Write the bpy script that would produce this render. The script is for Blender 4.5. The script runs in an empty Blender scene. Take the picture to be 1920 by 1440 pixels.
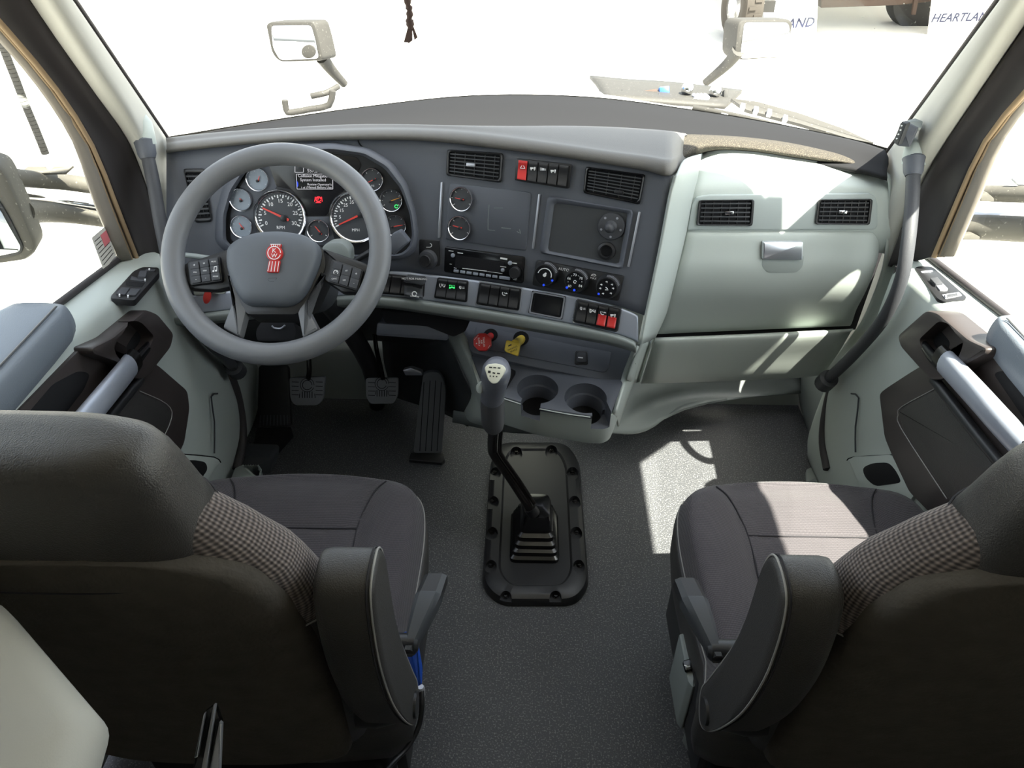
import bpy, bmesh, math, random
from mathutils import Vector, Matrix
from math import sin, cos, radians, pi, tan, atan2
V = Vector
random.seed(7)
S = bpy.context.scene
COL = S.collection
# ---------------------------------------------------------------- camera, sky, sun, exposure
F = 1400.0
CAM = V((0.0, 0.0, 1.72))
PITCH, YAW = 38.0, 1.3
cd = bpy.data.cameras.new('camera'); camo = bpy.data.objects.new('camera', cd); COL.objects.link(camo)
camo.location = CAM
camo.rotation_euler = (radians(90 - PITCH), 0, radians(YAW))
cd.sensor_width = 36.0; cd.lens = 36.0 * F / 1920.0
cd.clip_start = 0.02; cd.clip_end = 400
S.camera = camo
SUN = V((0.32, -0.38, 1.0)).normalized()
w = bpy.data.worlds.new('world'); S.world = w; w.use_nodes = True
nt = w.node_tree; nt.nodes.clear()
sky = nt.nodes.new('ShaderNodeTexSky'); sky.sky_type = 'NISHITA'; sky.sun_disc = False
sky.sun_elevation = math.asin(SUN.z); sky.sun_rotation = atan2(SUN.x, SUN.y)
sky.dust_density = 2.5; sky.air_density = 1.0
bg = nt.nodes.new('ShaderNodeBackground'); bg.inputs['Strength'].default_value = 0.22
wo = nt.nodes.new('ShaderNodeOutputWorld')
hs = nt.nodes.new('ShaderNodeHueSaturation'); hs.inputs['Saturation'].default_value = 0.35
nt.links.new(sky.outputs[0], hs.inputs['Color']); nt.links.new(hs.outputs[0], bg.inputs[0]); nt.links.new(bg.outputs[0], wo.inputs[0])
ld = bpy.data.lights.new('sun', 'SUN'); ld.energy = 11.0; ld.angle = radians(0.55); ld.color = (1.0, 0.93, 0.82)
lo = bpy.data.objects.new('sun', ld); COL.objects.link(lo)
lo.rotation_euler = SUN.to_track_quat('Z', 'Y').to_euler(); lo.location = (5, -5, 12)
S.view_settings.view_transform = 'Standard'; S.view_settings.look = 'None'
S.view_settings.gamma = 1.0; S.view_settings.use_curve_mapping = False
S.view_settings.exposure = 1.85
S.cycles.max_bounces = 12; S.cycles.diffuse_bounces = 7; S.cycles.transparent_max_bounces = 16
S.cycles.caustics_reflective = False; S.cycles.caustics_refractive = False

# ---------------------------------------------------------------- geometry helpers
MR = Matrix.Rotation(radians(YAW), 3, 'Z') @ Matrix.Rotation(radians(90 - PITCH), 3, 'X')
AX = MR @ V((0, 0, -1))
def ray(u, v): return MR @ V(((u - 960) / F, (720 - v) / F, -1.0))
def aty(u, v, y): r = ray(u, v); return CAM + r * (y / r.y)
def atz(u, v, z): r = ray(u, v); return CAM + r * ((z - CAM.z) / r.z)
def atx(u, v, x): r = ray(u, v); return CAM + r * (x / r.x)
def depth(p): return (p - CAM).dot(AX)
class Pl:
    """a plane in the cab: point, normal, and right / up axes in it"""
    def __init__(s, p, n, up=None):
        s.p = V(p); s.n = V(n).normalized()
        if up is not None:
            u = V(up); s.ey = (u - s.n * u.dot(s.n)).normalized(); s.ex = s.ey.cross(s.n)
        elif abs(s.n.z) > .98: s.ex = V((1, 0, 0)); s.ey = s.n.cross(s.ex)
        else: s.ex = V((0, 0, 1)).cross(s.n).normalized(); s.ey = s.n.cross(s.ex)
    def __call__(s, u, v, h=0.0):
        r = ray(u, v); return CAM + r * ((s.p + s.n * h - CAM).dot(s.n) / r.dot(s.n))
    def px(s, u, v, k): return k * depth(s(u, v)) / F
    def off(s, h): return Pl(s.p + s.n * h, s.n, s.ey)
def Pl3(a, b, c, toward=CAM):
    n = (b - a).cross(c - a).normalized()
    if n.dot(V(toward) - a) < 0: n = -n
    return Pl(a, n)
def rnd(pts, r, k=4):
    """round the corners of a 2D/3D polygon"""
    P = [V(p) for p in pts]; out = []
    n = len(P)
    for i in range(n):
        a, b, c = P[i - 1], P[i], P[(i + 1) % n]
        la, lc = (a - b).length, (c - b).length
        q = min(r, la * .48, lc * .48)
        if q < 1e-9: out.append(b); continue
        s, e = b + (a - b) * (q / la), b + (c - b) * (q / lc)
        for j in range(k + 1):
            t = j / k; out.append(s * (1 - t) ** 2 + b * 2 * t * (1 - t) + e * t * t)
    return out
def cat(P, k, closed=False):
    """Catmull-Rom interpolation through points"""
    n = len(P)
    if k <= 1 or n < 3: return [V(p) for p in P]
    out = []
    m = n if closed else n - 1
    for i in range(m):
        if closed: p0, p1, p2, p3 = P[(i - 1) % n], P[i], P[(i + 1) % n], P[(i + 2) % n]
        else:
            p1, p2 = P[i], P[i + 1]
            p0 = P[i - 1] if i > 0 else p1 * 2 - p2
            p3 = P[i + 2] if i + 2 < n else p2 * 2 - p1
        for j in range(k):
            t = j / k
            out.append(.5 * ((2 * p1) + (p2 - p0) * t + (2 * p0 - 5 * p1 + 4 * p2 - p3) * t * t + (3 * p1 - p0 - 3 * p2 + p3) * t ** 3))
    if not closed: out.append(V(P[-1]))
    return out
def resample(P, n, closed=False):
    P = [V(p) for p in P]
    Q = P + [P[0]] if closed else P
    L = [0]
    for a, b in zip(Q, Q[1:]): L.append(L[-1] + (b - a).length)
    out = []; j = 0
    for i in range(n):
        t = L[-1] * i / (n if closed else n - 1)
        while j < len(L) - 2 and L[j + 1] < t: j += 1
        f = (t - L[j]) / max(1e-12, L[j + 1] - L[j]); out.append(Q[j].lerp(Q[j + 1], min(1, f)))
    return out

# ---------------------------------------------------------------- objects
def setp(o, label=None, cat_=None, group=None, kind=None):
    if label: o['label'] = label
    if cat_: o['category'] = cat_
    if group: o['group'] = group
    if kind: o['kind'] = kind
    return o
def thing(name, label, cat_, loc, group=None, kind=None):
    o = bpy.data.objects.new(name, None); o.empty_display_size = .05
    o.location = V(loc); COL.objects.link(o)
    return setp(o, label, cat_, group, kind)
def wmat(o):
    m = Matrix.Translation(o.location) if o.type == 'EMPTY' else o.matrix_basis.copy()
    if o.parent: m = wmat(o.parent) @ o.matrix_parent_inverse @ m
    return m
def adopt(o, parent):
    if parent is not None:
        o.parent = parent; o.matrix_parent_inverse = wmat(parent).inverted()
    return o
def link(name, bm, mat, parent=None, smooth=None, mods=None, label=None):
    me = bpy.data.meshes.new(name)
    bmesh.ops.remove_doubles(bm, verts=bm.verts, dist=1e-6)
    bmesh.ops.recalc_face_normals(bm, faces=bm.faces)
    bm.to_mesh(me); bm.free()
    me.materials.append(mat)
    o = bpy.data.objects.new(name, me); COL.objects.link(o)
    if smooth is not None:
        me.polygons.foreach_set('use_smooth', [True] * len(me.polygons))
        if smooth < 180: me.set_sharp_from_angle(angle=radians(smooth))
    if label: o['label'] = label
    return adopt(o, parent)
def fan(bm, vs):
    try: bm.faces.new(vs)
    except ValueError: pass
def rings(bm, R, closed=True, cap0=True, cap1=True):
    vs = [[bm.verts.new(p) for p in r] for r in R]
    n = len(vs[0])
    for a, b in zip(vs, vs[1:]):
        for i in range(n if closed else n - 1):
            j = (i + 1) % n
            fan(bm, (a[i], a[j], b[j], b[i]))
    if closed and cap0: fan(bm, vs[0][::-1])
    if closed and cap1: fan(bm, vs[-1])
    return vs
def inset(P, n, d):
    """shrink a planar polygon by d"""
    c = len(P); out = []
    area = V((0, 0, 0))
    for i in range(c): area += P[i].cross(P[(i + 1) % c])
    s = 1 if area.dot(n) > 0 else -1
    for i in range(c):
        e1 = (P[i] - P[i - 1]); e2 = (P[(i + 1) % c] - P[i])
        if e1.length < 1e-9: e1 = e2
        if e2.length < 1e-9: e2 = e1
        n1 = n.cross(e1.normalized()) * s; n2 = n.cross(e2.normalized()) * s
        m = n1 + n2
        if m.length < 1e-6: m = n1
        m.normalize(); k = max(.35, m.dot(n1))
        out.append(P[i] + m * (d / k))
    return out
def slab_bm(bm, P, n, h0, h1, bev=0.0):
    """prism over polygon P (given at height h1) down to h0 along n, with a soft top edge"""
    b = min(bev, abs(h1 - h0) * .9)
    R = [[p - n * (h1 - h0) for p in P]]
    if b > 1e-6:
        R += [[p - n * b for p in P], [p - n * b * .3 for p in inset(P, n, b * .3)], inset(P, n, b)]
    else: R.append(P)
    rings(bm, R)
def slab(name, pl, poly, h0, h1, mat, parent=None, r=0, bev=.001, k=4, label=None, smooth=35):
    P = [V((p[0], p[1], 0)) for p in poly]
    if r: P = rnd(P, r, k)
    P3 = [pl(p.x, p.y, h1) for p in P]
    bm = bmesh.new(); slab_bm(bm, P3, pl.n, h0, h1, bev)
    return link(name, bm, mat, parent, smooth, label=label)
def slab3(name, P3, n, th, mat, parent=None, bev=.001, label=None, smooth=35):
    bm = bmesh.new(); slab_bm(bm, [V(p) for p in P3], V(n).normalized(), 0, th, bev)
    return link(name, bm, mat, parent, smooth, label=label)
def ring_band(name, pl, outer, inner, prof, mat, parent=None, n=64, ro=0, ri=0, label=None, smooth=60):
    """closed band between two px outlines; prof = [(t, h)] from outer (0) to inner (1)"""
    O = resample(rnd([V((a, b, 0)) for a, b in outer], ro, 5), n, True)
    I = resample(rnd([V((a, b, 0)) for a, b in inner], ri, 5), n, True)
    k = min(range(n), key=lambda s: sum((O[i] - I[(i + s) % n]).length for i in range(0, n, 4)))
    I = I[k:] + I[:k]
    bm = bmesh.new()
    rings(bm, [[pl(o.lerp(i, t).x, o.lerp(i, t).y, h) for o, i in zip(O, I)] for t, h in prof], cap0=False, cap1=False)
    return link(name, bm, mat, parent, smooth, label=label)
def puff(name, P3, n, prof, mat, parent=None, f=None, smooth=180, label=None, center=None):
    """stack of scaled copies of a planar outline: prof = [(scale, height)]; f(point, scale) adds shape"""
    P = [V(p) for p in P3]; n = V(n).normalized()
    c = V(center) if center is not None else sum(P, V((0, 0, 0))) / len(P)
    bm = bmesh.new(); R = []
    for s, h in prof:
        row = [c + (p - c) * s + n * h for p in P]
        if f: row = [f(q, s) for q in row]
        R.append(row)
    rings(bm, R)
    return link(name, bm, mat, parent, smooth, label=label)
def loft(name, rows, mat, parent=None, su=4, sv=4, th=0.0, closed=False, smooth=180, label=None, off=-1.0):
    """smooth surface through rows of 3D points, optionally thickened"""
    R = [cat([V(p) for p in r], su, closed) for r in rows]
    C = [cat([r[i] for r in R], sv) for i in range(len(R[0]))]
    bm = bmesh.new()
    rings(bm, [[c[j] for c in C] for j in range(len(C[0]))], closed=closed, cap0=False, cap1=False)
    o = link(name, bm, mat, parent, smooth, label=label)
    if not closed:                                   # outer side towards the cab
        d = sum(((CAM - p.center).dot(p.normal) * p.area for p in o.data.polygons))
        if d < 0: o.data.flip_normals()
    if th:
        m = o.modifiers.new('thickness', 'SOLIDIFY'); m.thickness = th; m.offset = off
    return o
def tube_bm(bm, P, r, n=10, k=4, closed=False, flat=1.0, side=None):
    Q = cat([V(p) for p in P], k, closed)
    rr = r if callable(r) else (lambda t: r)
    N = len(Q); R = []; up = None
    for i, p in enumerate(Q):
        if closed: t = (Q[(i + 1) % N] - Q[i - 1]).normalized()
        else: t = (Q[min(N - 1, i + 1)] - Q[max(0, i - 1)]).normalized()
        if up is None:
            up = V(side) if side is not None else (V((0, 0, 1)) if abs(t.z) < .9 else V((1, 0, 0)))
        up = (up - t * up.dot(t)).normalized(); s = t.cross(up)
        q = rr(i / max(1, N - 1))
        R.append([p + (up * cos(a) * q + s * sin(a) * q * flat) for a in [2 * pi * j / n for j in range(n)]])
    if closed: R.append(R[0])
    rings(bm, R, cap0=not closed, cap1=not closed)
def tube(name, P, r, mat, parent=None, n=10, k=4, closed=False, label=None, flat=1.0, side=None, smooth=60):
    bm = bmesh.new(); tube_bm(bm, P, r, n, k, closed, flat, side)
    return link(name, bm, mat, parent, smooth, label=label)
def lathe_bm(bm, c, ax, prof, n=24):
    ax = V(ax).normalized(); a = V((0, 0, 1)) if abs(ax.z) < .9 else V((1, 0, 0))
    e = ax.cross(a).normalized(); g = ax.cross(e)
    rings(bm, [[V(c) + ax * h + (e * cos(t) + g * sin(t)) * r for t in [2 * pi * i / n for i in range(n)]] for r, h in prof])
def lathe(name, c, ax, prof, mat, parent=None, n=24, smooth=40, label=None):
    bm = bmesh.new(); lathe_bm(bm, c, ax, prof, n)
    return link(name, bm, mat, parent, smooth, label=label)
def box_bm(bm, c, ex, ey, ez, bev=0.0):
    """box from half-axes"""
    c = V(c); ex, ey, ez = V(ex), V(ey), V(ez)
    P = [c + ex + ey + ez, c - ex + ey + ez, c - ex - ey + ez, c + ex - ey + ez]
    n = ez.normalized()
    if bev: P = rnd(P, bev, 2)
    slab_bm(bm, P, n, 0, 2 * ez.length, bev)
def box(name, c, ex, ey, ez, mat, parent=None, bev=.0, label=None, smooth=35):
    bm = bmesh.new(); box_bm(bm, c, ex, ey, ez, bev)
    return link(name, bm, mat, parent, smooth, label=label)
def abox(name, lo_, hi, mat, parent=None, bev=.0, label=None):
    lo_, hi = V(lo_), V(hi); c = (lo_ + hi) / 2; d = (hi - lo_) / 2
    return box(name, c, (d.x, 0, 0), (0, d.y, 0), (0, 0, d.z), mat, parent, bev, label)
def cut(o, cutters):
    """real recesses: subtract solids from a closed mesh and keep the result"""
    for i, c in enumerate(cutters):
        m = o.modifiers.new('cut%d' % i, 'BOOLEAN'); m.operation = 'DIFFERENCE'; m.object = c; m.solver = 'EXACT'; m.material_mode = 'TRANSFER'
    bpy.context.view_layer.update()
    dg = bpy.context.evaluated_depsgraph_get()
    me = bpy.data.meshes.new_from_object(o.evaluated_get(dg))
    mats = [m for m in o.data.materials]
    o.modifiers.clear(); old = o.data; o.data = me; me.name = o.name
    if not me.materials:
        for m in mats: me.materials.append(m)
    me.polygons.foreach_set('use_smooth', [True] * len(me.polygons)); me.set_sharp_from_angle(angle=radians(32))
    bpy.data.meshes.remove(old)
    for c in cutters:
        d = c.data; bpy.data.objects.remove(c); bpy.data.meshes.remove(d)
    return o
def text(pl, u, v, size_px, s, mat, parent=None, h=.0, rot=0.0, name='lettering', align='CENTER', sx=1.0, shear=0.0, ext=.0002, bold=0.0):
    cu = bpy.data.curves.new(name, 'FONT'); cu.body = s; cu.align_x = align; cu.align_y = 'CENTER'
    p = pl(u, v, h); cu.size = size_px * depth(p) / F * 1.35; cu.extrude = ext; cu.resolution_u = 2; cu.shear = shear; cu.offset = bold * cu.size
    cu.materials.append(mat)
    o = bpy.data.objects.new(name, cu); COL.objects.link(o)
    r = radians(rot); ex = pl.ex * cos(r) + pl.ey * sin(r); ey = pl.n.cross(ex)
    m = Matrix((ex * sx, ey, pl.n)).transposed().to_4x4(); m.translation = p
    me = bpy.data.meshes.new_from_object(o); bpy.data.objects.remove(o); bpy.data.curves.remove(cu)
    me.name = name; me.transform(m)
    o = bpy.data.objects.new(name, me); COL.objects.link(o)
    return adopt(o, parent)
def bars(pl, items, mat, parent, h, name='marking', th=.0003):
    """flat printed strokes: list of ((u,v),(u,v),width_px) or polygons"""
    bm = bmesh.new()
    for it in items:
        if len(it) == 3 and isinstance(it[2], (int, float)):
            a, b, wd = it; a = V((a[0], a[1])); b = V((b[0], b[1])); d = (b - a).normalized() * wd / 2; q = V((-d.y, d.x))
            poly = [a + q, b + q, b - q, a - q]
        else: poly = [V(p) for p in it]
        slab_bm(bm, [pl(p.x, p.y, h) for p in poly], pl.n, 0, th)
    return link(name, bm, mat, parent)
def circ(u, v, r, n=14, a0=0, a1=360, sy=1.0):
    full = abs(a1 - a0) >= 359
    return [(u + r * cos(radians(a0 + (a1 - a0) * i / (n if full else n - 1))), v - sy * r * sin(radians(a0 + (a1 - a0) * i / (n if full else n - 1)))) for i in range(n)]
def arcbars(u, v, r, a0, a1, wd, n=10):
    P = circ(u, v, r, n, a0, a1); return [(P[i], P[i + 1], wd) for i in range(n - 1)]
def quad(P, s, t):
    """point in a px quad TL,TR,BR,BL"""
    a = V(P[0]).lerp(V(P[1]), s); b = V(P[3]).lerp(V(P[2]), s); c = a.lerp(b, t); return (c.x, c.y)
def subq(P, s0, t0, s1, t1): return [quad(P, s0, t0), quad(P, s1, t0), quad(P, s1, t1), quad(P, s0, t1)]

# ---------------------------------------------------------------- materials
def lin(c):
    out = []
    for x in c[:3]:
        x /= 255.0; out.append(x / 12.92 if x <= .04045 else ((x + .055) / 1.055) ** 2.4)
    return (*out, 1.0)
def mat(name, rgb, rough=.5, metal=0.0, bump=0.0, scale=300.0, var=0.0, vscale=8.0, spec=.5, coat=0.0, speck=None, detail=2.0):
    m = bpy.data.materials.new(name); m.use_nodes = True; t = m.node_tree; N = t.nodes; L = t.links
    b = N['Principled BSDF']
    c = lin(rgb); b.inputs['Base Color'].default_value = c
    b.inputs['Roughness'].default_value = rough; b.inputs['Metallic'].default_value = metal
    b.inputs['Specular IOR Level'].default_value = spec
    if coat: b.inputs['Coat Weight'].default_value = coat; b.inputs['Coat Roughness'].default_value = .05
    tc = N.new('ShaderNodeTexCoord')
    if bump:
        n = N.new('ShaderNodeTexNoise'); n.inputs['Scale'].default_value = scale; n.inputs['Detail'].default_value = detail
        L.new(tc.outputs['Object'], n.inputs['Vector'])
        bp = N.new('ShaderNodeBump'); bp.inputs['Strength'].default_value = bump; bp.inputs['Distance'].default_value = .002
        L.new(n.outputs['Fac'], bp.inputs['Height']); L.new(bp.outputs[0], b.inputs['Normal'])
    src = None
    if var:
        n2 = N.new('ShaderNodeTexNoise'); n2.inputs['Scale'].default_value = vscale; n2.inputs['Detail'].default_value = 5
        L.new(tc.outputs['Object'], n2.inputs['Vector'])
        r = N.new('ShaderNodeMapRange'); r.inputs[3].default_value = 1 - var; r.inputs[4].default_value = 1 + var
        L.new(n2.outputs['Fac'], r.inputs[0])
        mx = N.new('ShaderNodeVectorMath'); mx.operation = 'SCALE'; mx.inputs[0].default_value = c[:3]
        L.new(r.outputs[0], mx.inputs['Scale']); L.new(mx.outputs[0], b.inputs['Base Color']); src = mx.outputs[0]
    if speck:
        col, sc, th = speck
        n3 = N.new('ShaderNodeTexNoise'); n3.inputs['Scale'].default_value = sc; n3.inputs['Detail'].default_value = 1
        L.new(tc.outputs['Object'], n3.inputs['Vector'])
        rp = N.new('ShaderNodeMapRange'); rp.inputs[1].default_value = th; rp.inputs[2].default_value = th + .08
        L.new(n3.outputs['Fac'], rp.inputs[0])
        mm = N.new('ShaderNodeMix'); mm.data_type = 'RGBA'; L.new(rp.outputs[0], mm.inputs[0])
        mm.inputs[7].default_value = lin(col); mm.inputs[6].default_value = c
        if src: L.new(src, mm.inputs[6])
        L.new(mm.outputs[2], b.inputs['Base Color'])
    return m
def emit(name, rgb, k=1.0):
    m = bpy.data.materials.new(name); m.use_nodes = True; b = m.node_tree.nodes['Principled BSDF']
    b.inputs['Base Color'].default_value = (0, 0, 0, 1); b.inputs['Emission Color'].default_value = lin(rgb); b.inputs['Emission Strength'].default_value = k
    return m
def weave(name, rgb, rgb2, k, rough=.9, bump=.6, amt=1.0, side=False):
    """woven cloth: a grid of raised dots, lighter on the crests"""
    m = bpy.data.materials.new(name); m.use_nodes = True; t = m.node_tree; N = t.nodes; L = t.links
    b = N['Principled BSDF']; b.inputs['Roughness'].default_value = rough; b.inputs['Specular IOR Level'].default_value = .2
    b.inputs['Sheen Weight'].default_value = .15; b.inputs['Sheen Roughness'].default_value = .5
    tc = N.new('ShaderNodeTexCoord'); sp = N.new('ShaderNodeSeparateXYZ'); L.new(tc.outputs['Object'], sp.inputs[0])
    def mth(op, a, c=None):
        n = N.new('ShaderNodeMath'); n.operation = op
        for i, x in enumerate((a, c)):
            if x is None: continue
            if isinstance(x, (int, float)): n.inputs[i].default_value = x
            else: L.new(x, n.inputs[i])
        return n.outputs[0]
    yz = mth('SUBTRACT', sp.outputs[1], sp.outputs[2])
    p1, p2_ = (sp.outputs[0], mth('MULTIPLY', yz, .6)) if not side else (sp.outputs[1], mth('MULTIPLY', sp.outputs[2], 1.05))
    a = mth('SINE', mth('MULTIPLY', mth('ADD', p1, p2_), k)); c = mth('SINE', mth('MULTIPLY', mth('SUBTRACT', p1, p2_), k))
    p = mth('MULTIPLY', mth('ADD', mth('MULTIPLY', a, c), 1.0), .5)
    p2 = mth('POWER', p, 1.5)
    nz = N.new('ShaderNodeTexNoise'); nz.inputs['Scale'].default_value = 9; nz.inputs['Detail'].default_value = 6; L.new(tc.outputs['Object'], nz.inputs['Vector'])
    f = mth('MULTIPLY', p2, mth('ADD', mth('MULTIPLY', nz.outputs['Fac'], .8), .3 * amt))
    mm = N.new('ShaderNodeMix'); mm.data_type = 'RGBA'; L.new(f, mm.inputs[0]); mm.inputs[6].default_value = lin(rgb); mm.inputs[7].default_value = lin(rgb2)
    L.new(mm.outputs[2], b.inputs['Base Color'])
    bp = N.new('ShaderNodeBump'); bp.inputs['Strength'].default_value = bump; bp.inputs['Distance'].default_value = .0015
    L.new(p, bp.inputs['Height']); L.new(bp.outputs[0], b.inputs['Normal'])
    return m
def glass(name, tint=(255, 255, 255), dust=0.0):
    """thin pane: clear with a Fresnel reflection and a little dust"""
    m = bpy.data.materials.new(name); m.use_nodes = True; t = m.node_tree; N = t.nodes; L = t.links; N.clear()
    tr = N.new('ShaderNodeBsdfTransparent'); tr.inputs[0].default_value = lin(tint)
    gl = N.new('ShaderNodeBsdfGlossy'); gl.inputs['Roughness'].default_value = .02
    lw = N.new('ShaderNodeLayerWeight'); lw.inputs[0].default_value = .5
    pw = N.new('ShaderNodeMath'); pw.operation = 'POWER'; pw.inputs[1].default_value = 5; L.new(lw.outputs['Facing'], pw.inputs[0])
    fr = N.new('ShaderNodeMapRange'); fr.inputs[3].default_value = .03; fr.inputs[4].default_value = .8; L.new(pw.outputs[0], fr.inputs[0])
    mx = N.new('ShaderNodeMixShader'); L.new(fr.outputs[0], mx.inputs[0]); L.new(tr.outputs[0], mx.inputs[1]); L.new(gl.outputs[0], mx.inputs[2])
    o = N.new('ShaderNodeOutputMaterial'); last = mx.outputs[0]
    if dust:
        tc = N.new('ShaderNodeTexCoord'); vo = N.new('ShaderNodeTexVoronoi'); vo.inputs['Scale'].default_value = 38
        L.new(tc.outputs['Object'], vo.inputs['Vector'])
        rp = N.new('ShaderNodeMapRange'); rp.inputs[1].default_value = .06; rp.inputs[2].default_value = .04; rp.inputs[3].default_value = 0; rp.inputs[4].default_value = dust
        L.new(vo.outputs['Distance'], rp.inputs[0])
        df = N.new('ShaderNodeBsdfDiffuse'); df.inputs[0].default_value = (.8, .8, .78, 1)
        m2 = N.new('ShaderNodeMixShader'); L.new(rp.outputs[0], m2.inputs[0]); L.new(last, m2.inputs[1]); L.new(df.outputs[0], m2.inputs[2]); last = m2.outputs[0]
    L.new(last, o.inputs[0])
    return m
M = dict(
    panel=mat('slate plastic', (84, 87, 95), .55, bump=.12, scale=900),
    pad=mat('grained dash skin', (104, 102, 99), .6, bump=.25, scale=700),
    brow=mat('speckled brown dash skin', (54, 50, 44), .8, bump=.5, scale=420, speck=((92, 86, 75), 420, .58), spec=.25),
    grey=mat('light grey plastic', (176, 183, 178), .5, bump=.1, scale=800),
    grey2=mat('warm light grey plastic', (178, 177, 170), .6, bump=.06, scale=600),
    midgrey=mat('mid grey plastic', (128, 134, 132), .5, bump=.1, scale=800),
    padrub=mat('worn pedal rubber', (96, 98, 102), .6, bump=.2, scale=400),
    black=mat('black plastic', (34, 34, 36), .4, bump=.08, scale=900),
    gloss=mat('gloss black plastic', (20, 20, 22), .18),
    deep=mat('dark cavity plastic', (24, 24, 26), .85, spec=.25),
    door_black=mat('dark brown-black door plastic', (60, 54, 53), .38, bump=.1, scale=700),
    seal=mat('rubber seal', (50, 46, 47), .6),
    frame=mat('warm grey door frame', (128, 121, 112), .6, bump=.1, scale=700),
    tan=mat('tan felt channel', (150, 128, 100), .85),
    wheel=mat('dark grey wheel rubber', (112, 113, 116), .42, bump=.08, scale=900),
    hub=mat('soft hub plastic', (90, 94, 100), .5, bump=.12, scale=1100),
    chrome=mat('chrome', (225, 225, 228), .08, 1.0),
    satin=mat('satin silver', (178, 180, 188), .35, .55, bump=.05, scale=1500),
    silver=mat('painted silver plastic', (165, 170, 182), .35, .35, bump=.05, scale=1200, var=.06),
    floor=mat('black rubber flooring', (68, 69, 72), .45, bump=1.0, scale=260, var=.2, vscale=5, detail=3, spec=.5, speck=((112, 112, 113), 240, .57)),
    rubber=mat('ribbed rubber', (60, 61, 65), .6, bump=.2, scale=400),
    cloth=weave('seat cloth', (60, 57, 60), (92, 87, 90), 1100),
    cloth2=weave('dotted seat cloth', (58, 53, 53), (160, 147, 141), 620, bump=.8, side=True),
    leather=mat('black grained vinyl', (58, 56, 55), .42, bump=.4, scale=620),
    felt=mat('black felt', (82, 78, 73), .95, bump=.6, scale=160, var=.25, vscale=30, spec=.1),
    stitch=mat('grey thread', (150, 148, 145), .8),
    seam=mat('seam shadow thread', (38, 36, 40), .9),
    white=mat('white print', (235, 235, 235), .5),
    dial=mat('dial face', (62, 64, 68), .5), dialpale=mat('pale dial face', (128, 138, 150), .3, var=.15, vscale=60),
    red=mat('red plastic', (190, 44, 42), .35), redglass=mat('red needle', (215, 70, 60), .4), orange=mat('orange needle', (215, 150, 60), .4),
    yellow=mat('yellow plastic', (226, 196, 74), .4), blue=mat('blue plastic', (38, 78, 170), .3),
    paper=mat('pale shift plate', (226, 224, 205), .4), inkm=mat('black print', (35, 35, 35), .6),
    knobm=mat('grey shift knob', (104, 106, 114), .3), gripm=mat('grey grip', (84, 84, 86), .45),
    steel=mat('black painted rod', (26, 24, 23), .25, .3),
    greenl=emit('green backlight', (60, 230, 110), .5), bluel=emit('blue backlight', (30, 70, 235), .35), redl=emit('red lamp', (255, 40, 50), .7),
    screen=mat('dark screen', (28, 27, 30), .25), txt=emit('lit screen text', (210, 210, 215), .28),
    warn=mat('window label', (205, 200, 190), .7, var=.1, vscale=40), warnred=mat('label red', (205, 110, 115), .7),
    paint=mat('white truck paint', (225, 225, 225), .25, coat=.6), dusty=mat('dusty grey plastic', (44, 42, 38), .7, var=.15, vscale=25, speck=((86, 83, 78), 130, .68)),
    dusty2=mat('pale dusty tube', (72, 69, 63), .7, var=.15, vscale=25, speck=((125, 122, 114), 130, .68)),
    mirror=mat('mirror glass', (235, 237, 240), .02, 1.0), concrete=mat('pale concrete', (178, 175, 168), .9, var=.06, vscale=.7),
    tyre=mat('dusty tyre', (52, 47, 41), .9, bump=.3, scale=60), rust=mat('rusty steel', (62, 48, 40), .8, var=.3, vscale=6), flap=mat('white mud flap', (232, 232, 230), .6),
    bluep=mat('blue lettering', (22, 28, 56), .6), chassis=mat('black chassis', (34, 33, 31), .7, var=.2, vscale=8, speck=((150, 150, 146), 18, .7)),
    tag=mat('red key tag', (170, 52, 46), .3), roof=mat('pale headliner', (182, 180, 174), .9), dark_trim=mat('dark grey trim', (58, 60, 63), .6, bump=.1, scale=700),
    pane=glass('clear pane', (250, 255, 252), .8), pane2=glass('side pane', (246, 252, 248)), tassel=mat('brown leather strips', (74, 58, 54), .8),
    brushed=mat('brushed aluminium strip', (172, 174, 182), .38, .6, bump=.08, scale=300),
)
# ================================================================ the setting: cab shell
def struct(o, label=None): o['kind'] = 'structure'; (o.__setitem__('label', label) if label else None); return o
ZS = lambda y: .887 - .137 * (y - 1.32)            # door sill height along the cab
fl = abox('floor', (-1.0, -1.2, -.04), (1.0, 2.16, 0.0), M['floor']); struct(fl, 'black textured rubber cab floor')
struct(abox('wall_front', (-1.0, 2.10, 0.0), (1.0, 2.16, .92), M['grey']), 'grey firewall below the dashboard')
struct(abox('wall_back', (-1.0, -1.24, 0.0), (1.0, -1.2, 2.1), M['roof']))
RF = [(.98, 1.265), (.945, 1.28), (.90, 1.30), (.856, 1.33), (.72, 1.374), (.4, 1.42), (.13, 1.44)]  # unseen roof front edge, curved to shape the shade on the passenger dash
struct(slab3('ceiling', [V((1.0, -1.2, 2.07))] + [V((x, y, 2.07)) for x, y in RF] + [V((-x, y, 2.07)) for x, y in RF[::-1]] + [V((-1.0, -1.2, 2.07))], (0, 0, 1), .04, M['roof'], None, 0))
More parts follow.
